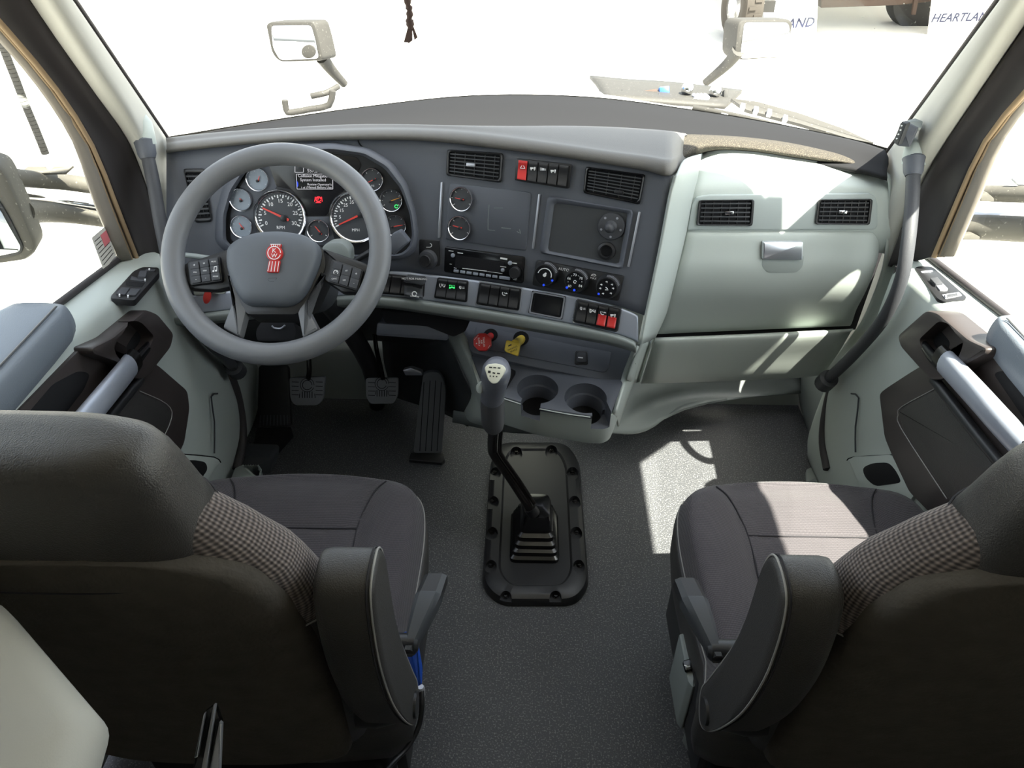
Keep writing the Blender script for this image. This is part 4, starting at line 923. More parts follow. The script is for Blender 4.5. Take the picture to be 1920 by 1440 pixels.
def door_kit(s, d, D):
    X = lambda x: Pl((s * x, 0, 0), (-s, 0, 0))
    P0 = X(.884)
    tube('window_seal', [(s * .974, y, ZS(y) + .006) for y in (.42, .8, 1.2, 1.5, 1.66)], .008, M['seal'], d, 8, 2)
    # armrest pad over the sill
    sec = [(.998, .905), (1.0, .955), (.985, .967), (.93, .970), (.885, .966), (.872, .955), (.868, .925), (.874, .90), (.89, .893)]
    R = []
    for y, k in ((.45, 1), (.8, 1), (1.1, 1), (1.17, .97), (1.20, .85), (1.212, .55)):
        R.append([V((s * (.932 + (x - .932) * k), y, .93 + (z - .93) * k + .00 * y)) for x, z in sec])
    bm = bmesh.new(); rr = [cat(r, 3, True) for r in R]; rings(bm, rr)
    ar = link('armrest', bm, mat('blue-grey vinyl', (112, 119, 128), .45, bump=.2, scale=400), d, 50)
    for q in (.8, .4): tube('stitching', [(s * (.882 + .008 * q), y, .9685) for y in (.5, .8, 1.1, 1.18)], .0012, M['stitch'] if q > .5 else M['dark_trim'], ar, 5, 2)
    slab('insert', P0, D['insert'], -.02, .004, M['door_black'], d, 8, .002)
    po = slab('pocket', P0, D['pocket'], .003, .0048, M['deep'], d, 10, .0005)
    pad = slab('padded_panel', P0, D['padded'], .002, .017, M['leather'], d, 12, .011)
    tube('stitching', [P0(u, v, .0162) for u, v in D['stitch']], .0011, M['stitch'], pad, 5, 3)
    # handle bezel with a real recess, lever and pull bar
    bz = slab('handle_bezel', P0, D['bezel'], -.02, .034, M['door_black'], d, 8, .007, 4)
    rcx = sum(p[0] for p in D['recess']) / len(D['recess']); rcy = sum(p[1] for p in D['recess']) / len(D['recess'])
    RC = [(rcx + (u - rcx) * .84, rcy + (v - rcy) * .84) for u, v in D['recess']]
    ctr = slab('cutter', P0, RC, .004, .06, M['door_black'], None, 7, 0)
    cut(bz, [ctr])
    slab('recess_floor', P0, RC, .0005, .0046, M['deep'], bz, 7, 0)
    lv = D['lever']
    tube('release_lever', [P0(*lv[0], .012), P0(*lv[1], .022), P0(*lv[2], .030), P0(*lv[3], .034)], lambda t: .0085 + .006 * t, M['gloss'], d, 12, 4, flat=.8, label='glossy dark release lever')
    b = D['bar']; hb_ = .045
    pr = [P0(*b[0], hb_ - .012), P0(*b[1], hb_), P0(*b[2], hb_ + .006), P0(*b[3], hb_), P0(*b[4], hb_ - .02)]
    tube('pull_bar', pr, .0265, M['silver'], d, 18, 5, flat=.62, side=(0, 0, 1), label='silver pull bar')
    tube('collar', [P0(*D['collar'][0], hb_ - .014), P0(*D['collar'][1], hb_ - .011)], .0268, M['steel'], d, 18, 1, flat=.62, side=(0, 0, 1), label='dark chrome collar')
    bp = [P0(*p, .02) for p in D['under']]
    tube('bar_backing', bp, .011, M['black'], d, 10, 4)
    # seam, edge trim, cup pocket
    slab('cup_rim', P0, D['cup_plate'], -.03, .003, M['grey'], d, 4, .002)
    slab('cup_pocket', P0, D['cup'], .002, .0042, M['deep'], d, 9, .0005)
    tube('panel_seam', [P0(u, v, .001) for u, v in D['seam']], .0016, M['deep'], d, 6, 2)
    tube('edge_seam', [P0(u, v, .000) for u, v in D['seam2']], .0022, M['dark_trim'], d, 6, 2)
    # window switch plate on the sill
    a, b_, c = V((s * .96, 1.35, ZS(1.35) - .002)), V((s * .96, 1.6, ZS(1.6) - .002)), V((s * .905, 1.4, ZS(1.4) - .012))
    SP = Pl3(a, b_, c)
    sw = slab('switch_plate', SP, D['plate'], -.01, .0045, M['black'], d, 5, .0015)
    for q, m, h in D['buttons']: slab('button', SP, q, .003, h, M[m], sw, 1.2, .001)
    for u, v in D['dots']: slab('lamp_dot', SP, circ(u, v, 1.6, 8), .0048, .0092, M['white'], sw, 0, 0)
door_kit(-1, dl, dict(
    insert=[(-140, 960), (-60, 850), (0, 806), (147, 658), (170, 640), (206, 631), (298, 686), (352, 733), (356, 766), (346, 830), (328, 868), (200, 980), (-60, 1150)],
    pocket=[(148, 695), (170, 700), (158, 730), (95, 812), (70, 850), (0, 900), (-10, 870), (36, 795), (100, 720)],
    padded=[(255, 728), (318, 757), (327, 784), (302, 835), (270, 890), (150, 960), (100, 930), (190, 835)],
    stitch=[(262, 733), (312, 757), (322, 783), (298, 836), (262, 890)],
    bezel=[(275, 580), (297, 588), (328, 626), (322, 652), (278, 708), (260, 712), (222, 680), (176, 664), (174, 652), (213, 633)],
    recess=[(272, 592), (290, 597), (318, 628), (312, 646), (276, 690), (262, 696), (236, 672), (230, 652), (246, 626)],
    lever=[(296, 630), (282, 645), (262, 668), (246, 688)],
    bar=[(244, 684), (222, 712), (172, 772), (122, 832), (60, 905)], collar=[(252, 674), (243, 686)],
    under=[(262, 712), (236, 744), (190, 800), (140, 862), (60, 960)],
    cup_plate=[(333, 851), (402, 858), (414, 866), (372, 925), (320, 925)], cup=[(338, 866), (360, 862), (386, 866), (390, 880), (372, 906), (350, 910)],
    seam=[(338, 851), (402, 857), (414, 867)], seam2=[(408, 738), (396, 744), (402, 790), (402, 850)],
    plate=[(267, 500), (298, 501), (299, 510), (252, 563), (208, 559), (208, 554), (250, 508)],
    buttons=[([(262, 507), (276, 507), (273, 519), (258, 518)], 'rubber', .014), ([(236, 527), (272, 530), (266, 538), (236, 534)], 'deep', .0055), ([(228, 538), (244, 539), (234, 552), (217, 550)], 'rubber', .009), ([(246, 540), (264, 541), (254, 553), (236, 552)], 'rubber', .009), ([(274, 503), (292, 504), (290, 508), (273, 507)], 'rubber', .007), ([(246, 517), (262, 521), (272, 523), (268, 527), (244, 523)], 'rubber', .007)],
    dots=[(224, 552), (240, 554), (280, 504), (272, 523)]))
door_kit(1, dr, dict(
    insert=[(1648, 738), (1662, 727), (1708, 697), (1816, 634), (1852, 645), (1922, 700), (2050, 800), (2040, 960), (1800, 1020), (1704, 922), (1672, 854), (1658, 820)],
    pocket=[(1862, 700), (1880, 694), (1905, 706), (1990, 790), (2010, 860), (1930, 800)],
    padded=[(1681, 768), (1690, 758), (1750, 724), (1780, 752), (1850, 850), (1880, 900), (1840, 990), (1790, 960), (1690, 810)],
    stitch=[(1752, 729), (1690, 763), (1684, 778), (1690, 804), (1775, 935)],
    bezel=[(1735, 581), (1756, 586), (1814, 636), (1849, 652), (1845, 665), (1800, 690), (1768, 712), (1742, 713), (1686, 650), (1681, 629)],
    recess=[(1735, 592), (1752, 597), (1788, 640), (1784, 656), (1770, 690), (1752, 698), (1738, 692), (1696, 648), (1692, 633)],
    lever=[(1714, 627), (1730, 645), (1748, 668), (1766, 684)],
    bar=[(1772, 678), (1795, 702), (1835, 745), (1880, 795), (1950, 870)], collar=[(1764, 669), (1774, 680)],
    under=[(1752, 712), (1776, 744), (1812, 790), (1856, 845), (1930, 935)],
    cup_plate=[(1590, 862), (1600, 856), (1670, 852), (1720, 920), (1690, 960), (1620, 930)], cup=[(1616, 877), (1636, 868), (1666, 867), (1680, 884), (1690, 905), (1640, 912), (1622, 896)],
    seam=[(1588, 863), (1600, 857), (1672, 853)], seam2=[(1596, 738), (1610, 746), (1604, 800), (1604, 848)],
    plate=[(1714, 502), (1726, 498), (1749, 500), (1813, 556), (1808, 562), (1770, 565), (1758, 560)],
    buttons=[([(1744, 521), (1758, 519), (1768, 530), (1754, 532)], 'rubber', .013), ([(1754, 533), (1768, 531), (1778, 541), (1762, 543)], 'satin', .008), ([(1766, 552), (1798, 547), (1804, 553), (1772, 559)], 'satin', .0065), ([(1770, 553), (1796, 549), (1799, 552), (1774, 557)], 'rubber', .0085), ([(1726, 508), (1748, 506), (1750, 508), (1728, 511)], 'satin', .0055)],
    dots=[(1774, 555), (1796, 551)]))
# kick panels, door gaps
def tubes(nm, pts, r, m, lab, cat_):
    o = tube(nm, pts, r, M[m], None, 12, 4); return setp(o, lab, cat_)
o = struct(tube('trim_10', [atx(u, v, -.905) for u, v in ((308, 500), (322, 548), (352, 610), (398, 662), (432, 706), (449, 760), (455, 822), (444, 880))], .014, M['seal'], n=10), 'black rubber seal along the driver door edge')
o = struct(tube('trim_11', [atx(u, v, .905) for u, v in ((1690, 500), (1672, 560), (1640, 625), (1592, 672), (1562, 724), (1548, 780), (1544, 830), (1552, 880))], .014, M['seal'], n=10), 'black rubber seal along the passenger door edge')
kl = struct(loft('baseboard_left', [[aty(u, v, y) for u, v, y in r] for r in (((398, 655, 1.80), (430, 660, 1.9), (470, 668, 2.05)), ((436, 706, 1.82), (460, 700, 1.92), (484, 690, 2.08)), ((452, 762, 1.84), (470, 760, 1.92), (484, 752, 2.05)), ((456, 822, 1.85), (466, 824, 1.9), (480, 816, 1.98)), ((444, 872, 1.84), (456, 868, 1.86), (470, 852, 1.92)))], M['grey'], None, 4, 4, .006), 'light grey kick panel beside the driver door')
kr = struct(loft('baseboard_right', [[aty(u, v, y) for u, v, y in r] for r in (((1604, 640, 1.78), (1560, 650, 1.95), (1500, 660, 2.08)), ((1566, 706, 1.80), (1530, 712, 1.95), (1496, 712, 2.08)), ((1546, 780, 1.82), (1524, 780, 1.92), (1500, 760, 2.06)), ((1540, 838, 1.84), (1530, 836, 1.88), (1516, 812, 1.96)), ((1544, 872, 1.84), (1536, 866, 1.86), (1530, 852, 1.89)))], M['midgrey'], None, 4, 4, .006), 'grey kick panel beside the passenger door')
# ================================================================ steering wheel
wl = radians(47)
WC = aty(518.5, 472.5, 1.316)
PW = Pl(WC, (0, -sin(pi / 2 - wl), cos(pi / 2 - wl)))
PW = Pl(WC, (0, -cos(wl), sin(wl)))
sw = thing('steering_wheel', 'dark grey four-spoke steering wheel with a red emblem on its hub', 'steering wheel', WC)
tube('rim', [WC + (PW.ex * cos(a) + PW.ey * sin(a)) * .2065 for a in [2 * pi * i / 48 for i in range(48)]], .0222, M['wheel'], sw, 16, 2, True, smooth=180)
def wpoly(L, h): return [PW(u, v, h) for u, v in L]
spk = dict(l=[(336, 502), (348, 492), (432, 464), (438, 520), (440, 536), (405, 544), (352, 541), (336, 530)], r=[(603, 464), (684, 492), (700, 505), (698, 540), (690, 548), (642, 548), (604, 522)],
    ll=[(430, 508), (447, 550), (463, 578), (449, 632), (416, 614), (436, 562), (424, 520)], lr=[(609, 508), (590, 552), (575, 574), (598, 618), (567, 634), (556, 580), (582, 540)])
for k, L in spk.items():
    slab('spoke', PW, L, -.026, -.006 if len(k) == 1 else -.004, M['black'] if len(k) == 1 else M['wheel'], sw, 6, .006)
slab('hub_back', PW, [(432, 464), (460, 448), (580, 448), (607, 466), (612, 500), (585, 560), (556, 590), (462, 590), (440, 545), (428, 505)], -.07, -.004, M['black'], sw, 8, .004)
HP = [(432, 470), (455, 453), (488, 442), (535, 440), (583, 448), (607, 470), (600, 505), (576, 556), (552, 577), (465, 576), (447, 550), (431, 505)]
hub = puff('hub_cover', [p for p in rnd(wpoly(HP, -.008), .02, 4)], PW.n, [(1, 0), (1.01, .010), (.985, .022), (.93, .030), (.75, .036), (.4, .039), (0.05, .040)], M['hub'], sw)
ph = .0335
em = slab('emblem', PW, circ(514, 474, 15.5, 20), ph - .004, ph + .0035, M['red'], hub, 0, .001, label='red emblem with two letters over ribbed bars')
slab('emblem_tail', PW, [(504, 488), (525, 488), (521, 510.5), (500, 510)], ph - .004, ph + .003, M['red'], hub, 2, .0008)
slab('emblem_crown', PW, [(506, 457), (527, 457), (526, 463), (507, 463)], ph - .004, ph + .003, M['red'], hub, 1, .0008)
bars(PW, arcbars(514, 474, 12, 0, 360, 1.5, 22) + [((506, 490), (502, 508), 1.2), ((511, 490), (508, 509), 1.2), ((517, 490), (514, 509), 1.2), ((523, 490), (520, 509), 1.2), ((507, 458), (526, 458), 1.2)] + [((509 + 4 * i, 458), (508.5 + 4 * i, 462), 1) for i in range(5)], M['white'], hub, ph + .0038, 'emblem_lines')
text(PW, 514, 470, 9, 'K', M['white'], hub, ph + .0038); text(PW, 514, 479.5, 8, 'W', M['white'], hub, ph + .0038)
bars(PW, [((503, 522), (519, 521), .8), ((502, 524), (504, 527), .8), ((519, 521), (517, 525), .8), ((505, 527.5), (514, 528), .8)], M['dark_trim'], hub, ph + .0045, 'airbag_mark')
def keypad(P, cols, nm):
    k = slab('keypad', PW, P, -.008, .004, M['black'], sw, 5, .003)
    for i, rows_ in enumerate(cols):
        n = len(rows_)
        for j, s in enumerate(rows_):
            a, b = .06 + .9 * i / len(cols), .06 + .9 * (i + 1) / len(cols)
            Q = subq(P, a + .015, .07 + .86 * j / n, b - .015, .07 + .86 * (j + 1) / n)
            slab('key', PW, Q, .003, .0075, M['rubber'], k, 2, .001)
            if s:
                c = quad(Q, .5, .5)
                if len(s) <= 2: text(PW, *c, 6.0 if s in '+-' else 5, s, M['white'], k, .0078)
                elif s == 'NOTE': bars(PW, [((c[0] - 1, c[1] + 4), (c[0] - 1, c[1] - 4), 1), ((c[0] + 4, c[1] + 3), (c[0] + 4, c[1] - 5), 1), ((c[0] - 1, c[1] - 4), (c[0] + 4, c[1] - 5), 1.4)] , M['white'], k, .0078, 'print'); bars(PW, [circ(c[0] - 2.4, c[1] + 4, 1.8, 8), circ(c[0] + 2.6, c[1] + 3, 1.8, 8)], M['white'], k, .0078, 'print')
                elif s == 'CRUISE': bars(PW, arcbars(c[0], c[1], 4, -40, 220, 1.2, 10) + [((c[0], c[1]), (c[0] + 3, c[1] - 3), 1)], M['white'], k, .0078, 'print')
                else: text(PW, *c, 2.7, s, M['white'], k, .0078, 3)
KL = [(350, 490), (411, 478), (417, 527), (356, 535)]
keypad(KL, [['+', 'VOL', '-'], ['+', 'SEEK', '-'], ['MUTE', 'NOTE', 'MODE']], 'l')
KR = [(622, 485), (682, 506), (672, 546), (612, 528)]
keypad(KR, [['', 'CRUISE', 'CANC'], ['SET', 'RES'], ['+', '-']], 'r')
sc = thing('steering_column', 'dark steering column shroud with stalk levers behind the wheel', 'steering column', PW(520, 520, -.2))
def ringp(c, n, r, k=18, fx=1.0): 
    e = V((1, 0, 0)); f = n.cross(e); return [c + e * cos(a) * r * fx + f * sin(a) * r for a in [2 * pi * i / k for i in range(k)]]
bm = bmesh.new()
c0 = WC + V((0, .012, -.012))
rings(bm, [ringp(c0 - PW.n * d, PW.n, r, 18, fx) for d, r, fx in ((.05, .055, 1.1), (.06, .064, 1.15), (.12, .068, 1.15), (.2, .065, 1.1), (.26, .055, 1.0))])
link('shroud', bm, M['dark_trim'], sc, 50)
tube('steering_shaft', [c0 - PW.n * .24, c0 - PW.n * .5, V((c0.x, 1.90, .30)), V((c0.x - .02, 2.0, .06))], .028, M['black'], sc, 12, 3)
slab('shroud_cap', PD.off(.10), [(600, 468), (612, 455), (640, 453), (655, 468), (656, 500), (636, 512), (604, 500)], -.05, .0, M['midgrey'], sc, 8, .008)
tube('signal_stalk', [PD(640, 506, .09), PD(668, 488, .095), PD(700, 470, .10), PD(722, 460, .105)], lambda t: .005 + .005 * t, M['black'], sc, 12, 3)
slab('stalk_grip', PD.off(.09), [(733, 440), (750, 432), (762, 447), (768, 454), (738, 480), (730, 464)], -.0, .03, M['panel'], sc, 4, .004)
tube('tilt_lever', [PD(440, 500, .09), PD(392, 484, .10), PD(346, 478, .10)], .006, M['midgrey'], sc, 10, 2)
slab('column_latch', Pl(aty(518, 612, 1.46), PW.n), [(490, 600), (550, 600), (556, 618), (552, 640), (480, 640), (478, 618)], -.06, 0, M['deep'], sc, 8, .006)
tube('latch_handle', [aty(u, v, 1.455) for u, v in ((510, 611), (514, 615), (526, 616), (534, 610))], .0022, M['satin'], sc, 8, 3)
ky = thing('ignition_key', 'ignition key with an oval red tag hanging left of the wheel hub', 'key', PD(380, 552, .03))
lathe('lock_barrel', PD(396, 536, .0), PD.n, [(.016, -.03), (.016, .02), (.010, .024)], M['black'], ky, 18)
tube('key_ring', [PD(384 + 5 * cos(a), 541 + 5 * sin(a), .03) for a in [2 * pi * i / 10 for i in range(10)]], .0012, M['chrome'], ky, 6, 3, True)
slab('tag', PD.off(.03), [(388 + 7.5 * cos(a) - 1.5 * sin(a), 557 + 13 * sin(a)) for a in [2 * pi * i / 20 for i in range(20)]], 0, .003, M['tag'], ky, 0, .001, label='oval red tag')
slab('lock_plate', PD.off(.0), [(360, 537), (422, 535), (422, 551), (364, 554)], -.002, .012, M['grey'], dash, 3, .002)
# ================================================================ under the dash
knee = thing('knee_panel', 'dark lower dash panel with a long cubby beside the steering wheel', 'panel', aty(700, 660, 1.9))
US3 = [330, 420, 520, 620, 700, 780, 838]
lv3 = row(LB, US3)
loft('panel', [[DP(u, l, -.06) for u, l in zip(US3, lv3)], [back(DP(u, l + 14, -.06), .02) for u, l in zip(US3, lv3)], [aty(u, l + 42, 1.80) for u, l in zip(US3, lv3)], [aty(u, l + 60, 1.95) for u, l in zip(US3, lv3)], [aty(u, l + 66, 2.08) for u, l in zip(US3, lv3)]], M['dark_trim'], knee, 3, 3, .006)
kp = Pl(DP(780, 615, -.05), (-.1, -1, .25))
slab('ledge', kp, [(706, 606), (822, 612), (842, 628), (838, 640), (704, 630)], -.06, .01, M['panel'], knee, 5, .006)
slab('cubby', kp, [(712, 581), (850, 592), (882, 599), (872, 622), (850, 632), (800, 612), (722, 606)], -.004, .012, M['deep'], knee, 4, .002)
con = thing('centre_console', 'grey centre console with two round cup holders and a slate switch face', 'console', (0.05, 1.6, .0))
PSW = Pl3(aty(880, 655, 1.62), aty(1130, 708, 1.545), aty(1000, 620, 1.665))
PK = Pl3(aty(900, 675, 1.61), aty(1165, 712, 1.54), aty(1050, 768, 1.43))
slab('switch_face', PSW, [(862, 600), (930, 600), (1080, 630), (1192, 655), (1182, 676), (1164, 713), (1130, 712), (1000, 688), (884, 661)], -.03, .0, M['panel'], con, 8, .003)
slab('face_plate', PSW, [(893, 611), (1000, 632), (1147, 660), (1141, 692), (1133, 698), (1000, 672), (893, 650), (888, 640)], -.001, .0025, M['panel'], con, 5, .001)
DK = [(880, 656), (1000, 686), (1130, 711), (1172, 711), (1146, 775), (1132, 781), (1107, 779), (1010, 764), (945, 744), (908, 728)]
def cutset():
    out = []
    for u, v, r in ((1008, 729, 39.5), (1098, 746, 40.5)):
        c = PK(u, v); R = r * depth(c) / F
        out.append(lathe('cutter', c, PK.n, [(R * .80, -.075), (R * .84, -.035), (R * .96, -.034), (R, .03)], M['panel'], None, 40))
    for Q in ([(982, 738), (1016, 744), (1009, 790), (998, 797), (976, 786), (972, 768)], [(1108, 756), (1136, 750), (1146, 772), (1144, 792), (1124, 820), (1114, 812)]):
        P3 = [PK(u, v, 0) + PK.n * .03 for u, v in Q]
        bm = bmesh.new(); slab_bm(bm, P3, PK.n, 0, .082, 0)
        out.append(link('cutter', bm, M['panel'], None))
    return out
dk = slab('cup_deck', PK, DK, -.012, .0, M['panel'], con, 6, .002); cut(dk, cutset())
BD = [(876, 654), (1130, 709), (1178, 709), (1152, 776), (1136, 784), (1107, 782), (1008, 767), (943, 747), (900, 732)]
P_ = rnd([PK(u, v, -.008) for u, v in BD], .012, 4)
bm = bmesh.new(); cen = PK(1030, 720, -.008)
rings(bm, [[p for p in P_], [p - PK.n * .085 + V((0, .004, 0)) for p in P_], [cen + (p - cen) * .985 - PK.n * .106 + V((0, .008, 0)) for p in P_], [cen + (p - cen) * .90 - PK.n * .118 + V((0, .03, 0)) for p in P_]][::-1])
bd = link('body', bm, M['grey'], con, 50); cut(bd, cutset())
for k, (u, v, r) in enumerate(((1008, 729, 39.5), (1098, 746, 40.5))):
    c = PK(u, v); R = r * depth(c) / F
    lathe('cup_holder', c - PK.n * .079, PK.n, [(R * .84, 0), (R * .84, .005)], M['deep'], con, 32)
loft('front_trim', [[PK(u, v, -.004) + V((0, -.002, 0)) for u, v in ((902, 736), (945, 748), (976, 758))], [PK(u, v, -.03) + V((0, -.003, 0)) for u, v in ((900, 736), (944, 748), (974, 758))]], M['grey'], con, 4, 2, .003)
loft('front_trim', [[PK(u, v, -.004) + V((0, -.002, 0)) for u, v in ((1012, 767), (1060, 776), (1107, 782.5))], [PK(u, v, -.03) + V((0, -.003, 0)) for u, v in ((1011, 767), (1060, 776), (1107, 782.5))]], M['grey'], con, 4, 2, .003)
loft('side_cheek', [[DP(1186, 652, -.02), DP(1197, 650, -.02), aty(1206, 650, 1.63)], [PSW(1166, 705, .002), PSW(1178, 706, .0), aty(1190, 712, 1.64)], [PK(1150, 770, -.002), PK(1160, 764, -.002), aty(1168, 775, 1.62)], [PK(1146, 790, -.06), PK(1156, 782, -.06), aty(1160, 800, 1.62)]], M['grey'], con, 4, 4, .004)
loft('side_arm', [[aty(u, v, y) for u, v, y in r] for r in (((822, 616, 1.72), (836, 611, 1.66), (862, 608, 1.66)), ((838, 630, 1.72), (852, 624, 1.65), (874, 632, 1.64)), ((850, 656, 1.72), (864, 650, 1.64), (884, 664, 1.63)), ((868, 696, 1.71), (880, 692, 1.63), (896, 700, 1.61)), ((884, 738, 1.70), (893, 736, 1.60), (912, 734, 1.57)), ((870, 772, 1.74), (880, 790, 1.62), (912, 800, 1.56)))], M['grey'], con, 4, 4, .006)
loft('side_panel', [[aty(u, v, y) for u, v, y in r] for r in (((838, 632, 1.76), (780, 636, 1.97), (716, 640, 2.08)), ((866, 700, 1.76), (790, 690, 1.97), (720, 680, 2.08)), ((884, 745, 1.76), (800, 730, 1.96), (730, 718, 2.08)), ((876, 800, 1.74), (830, 775, 1.92), (740, 745, 2.08)))], M['dark_trim'], con, 4, 4, .006)
loft('tunnel_base', [[aty(u, v, y) for u, v, y in r] for r in (((1180, 700, 1.98), (1290, 700, 2.05), (1500, 690, 2.07)), ((1165, 745, 1.84), (1290, 722, 2.04), (1500, 716, 2.06)), ((1145, 790, 1.74), (1260, 752, 1.99), (1500, 738, 2.05)), ((1130, 812, 1.70), (1215, 805, 1.80), (1300, 742, 2.06)))], M['midgrey'], con, 6, 5, .006)
loft('base_front', [[aty(u, v, y) for u, v, y in r] for r in (((850, 770, 1.78), (960, 790, 1.66), (1140, 800, 1.68)), ((848, 792, 1.78), (960, 812, 1.66), (1140, 815, 1.68)))], M['midgrey'], con, 5, 2, .004)
box('side_clip', aty(1188, 664, 1.56), (.006, 0, 0), (0, .01, 0), (0, .006, .02), M['gloss'], con, .002)
slab('phone_slot', PK, [(957, 690), (967, 695), (949, 724), (944, 720)], .0, .012, M['deep'], con, 1, .001)
tg = thing('push_switch', 'small black push switch on the slate console face', 'switch', PSW(1090, 682))
slab('bezel', PSW, [(1079, 656), (1101, 657), (1103, 683), (1077, 683)], .002, .007, M['black'], tg, 5, .002)
slab('button', PSW, [(1082, 660), (1099, 661), (1100, 679), (1081, 679)], .006, .010, M['rubber'], tg, 4, .002)
bars(PSW, [((1084, 670), (1093, 671), 2)], M['white'], tg, .0105, 'print')
nk = (V((0, 0, 0)) - V((0.02, .76, -.62))).normalized(); nk = V((-.06, -.74, .66)).normalized()
rk = thing('air_brake_valve', 'red octagonal pull knob on the console face', 'brake knob', PSW(918, 630))
RP_ = Pl(PSW(904, 641, .055), nk)
tube('stem', [PSW(921, 630, -.005), RP_(906, 640, -.004)], .010, M['red'], rk, 14, 1)
slab('cap', RP_, circ(904, 641, 18, 8, 22.5, 382.5), -.012, .004, M['red'], rk, 2, .003)
for j, s in enumerate(('TRAILER', 'AIR', 'SUPPLY')): text(RP_, 907 - j * 4.6, 641, 3.8, s, M['white'], rk, .0045, -82)
bars(RP_, [((889, 637), (897, 628), .7), ((915, 653), (919, 647), .7), ((893, 643), (894, 645), 2)], M['white'], rk, .0045, 'print')
lathe('hole_ring', PSW(920, 629, .001), PSW.n, [(.019, 0), (.019, .003)], M['deep'], rk, 18)
yk = thing('air_brake_valve', 'yellow square pull knob on the console face', 'brake knob', PSW(975, 636))
YP = Pl(PSW(960, 651, .055), nk)
tube('stem', [PSW(978, 636, -.005), YP(966, 645, -.004)], .012, M['yellow'], yk, 14, 1)
slab('cap', YP, [(949, 637), (976, 643), (971, 668), (945, 658)], -.012, .004, M['yellow'], yk, 4, .003)
text(YP, 961, 653, 3.4, 'PARKING', M['inkm'], yk, .0045, 28); text(YP, 963, 657.5, 3.4, 'BRAKE', M['inkm'], yk, .0045, 28)
bars(YP, [((953, 649), (959, 646), 2.2)], M['inkm'], yk, .0045, 'print')
lathe('hole_ring', PSW(977, 635, .001), PSW.n, [(.021, 0), (.021, .003)], M['deep'], yk, 18)
# ================================================================ floor plate and gear lever
PF = Pl((0, 0, 0.0), (0, 0, 1))
fp = thing('floor_plate', 'black rounded floor cover bolted down around the gear lever', 'floor plate', atz(1003, 990, 0))
PO = [(935, 838), (1062, 838), (1086, 870), (1104, 1105), (1078, 1137), (936, 1137), (904, 1105), (920, 870)]
P3 = rnd([atz(u, v, 0) for u, v in PO], .07, 6); cen = sum(P3, V((0, 0, 0))) / len(P3)
hx = max(p.x for p in P3) - cen.x; hy = max(p.y for p in P3) - cen.y
def shr(d): return [V((cen.x + (p.x - cen.x) * (1 - d / hx), cen.y + (p.y - cen.y) * (1 - d / hy), 0)) for p in P3]
bm = bmesh.new()
rings(bm, [P3, [p + V((0, 0, .012)) for p in P3], [p + V((0, 0, .026)) for p in shr(.006)], [p + V((0, 0, .033)) for p in shr(.018)], [p + V((0, 0, .034)) for p in shr(.044)], [p + V((0, 0, .028)) for p in shr(.050)]])
pl_ = link('cover', bm, M['black'], fp, 40)
bolts = [(948, 1116), (1042, 1116), (920, 1058), (1086, 1058), (922, 996), (1081, 996), (924, 938), (1078, 938), (928, 884), (1074, 884), (968, 846), (1034, 843)]
cutters = []
PFb = Pl((0, 0, .034), (0, 0, 1))
for u, v in bolts:
    P4 = [PFb(u + 11.5 * cos(a), v - 1 + 12 * sin(a), .01) for a in [2 * pi * i / 16 for i in range(16)]]
    bm = bmesh.new(); slab_bm(bm, P4, V((0, 0, 1)), 0, .028, 0); cutters.append(link('cutter', bm, M['black'], None))
cut(pl_, cutters)
b0 = None
for u, v in bolts:
    p = PFb(u, v + 2, -.016)
    if b0 is None:
        bm = bmesh.new(); lathe_bm(bm, (0, 0, 0), (0, 0, 1), [(.0085, 0), (.0085, .001), (.0055, .0012), (.0052, .006), (.0025, .0065), (.0025, .004)], 12)
        b0 = link('bolt', bm, M['steel'], fp, 40); b0.location = p
        b0.matrix_parent_inverse = wmat(fp).inverted()
    else:
        c = b0.copy(); COL.objects.link(c); c.location = p
gs = thing('gear_shifter', 'black gear lever with a grey knob rising from a pleated rubber boot', 'gear lever', atz(1003, 1010, .03))
bc = atz(1002, 1000, .05)
def sq(c, a, b, z, r=.012): return rnd([V((c.x + i * a, c.y + j * b, z)) for i, j in ((-1, -1), (1, -1), (1, 1), (-1, 1))], r, 4)
bm = bmesh.new(); R = []
for i, (a, b, z) in enumerate(((.070, .090, .028), (.070, .090, .040), (.064, .083, .046), (.064, .083, .060), (.058, .075, .064), (.058, .075, .078), (.052, .066, .083), (.052, .066, .098), (.045, .056, .104), (.043, .053, .135), (.037, .045, .155), (.020, .024, .162))):
    R.append(sq(V((bc.x + .004 * i / 11, bc.y + .012 * i / 11, 0)), a, b, z, .018))
rings(bm, R); link('boot', bm, M['gloss'], gs, 45)
rod = [atz(1000, 962, .165), atz(988, 944, .20), atz(958, 898, .27), atz(928, 855, .36), atz(923, 838, .40), aty(925, 800, 1.375), aty(925, 775, 1.36)]
tube('lever_rod', rod, .0125, M['steel'], gs, 14, 5)
tube('air_tube', [p + V((.020, -.004, .004)) for p in rod[1:]], .0055, M['steel'], gs, 10, 5)
tube('boot_collar', [atz(1001, 963, .160), atz(993, 951, .185)], .018, M['black'], gs, 14, 1)
gl = [(925, 804, 15, 1.372), (925, 800, 18.5, 1.37), (924, 792, 21.5, 1.367), (923.5, 770, 22.3, 1.355), (923, 747, 22.6, 1.34)]
def gring(u, v, r, y, el=.92):
    c = aty(u, v, y); R = r * depth(c) / F; ax = (aty(931, 690, 1.29) - aty(925, 804, 1.372)).normalized()
    e = (V((1, 0, 0)) - ax * ax.x).normalized(); f = ax.cross(e)
    return [c + e * cos(a) * R + f * sin(a) * R * el for a in [2 * pi * i / 24 for i in range(24)]]
bm = bmesh.new(); rings(bm, [gring(*g_) for g_ in gl]); link('grip', bm, M['gripm'], gs, 50)
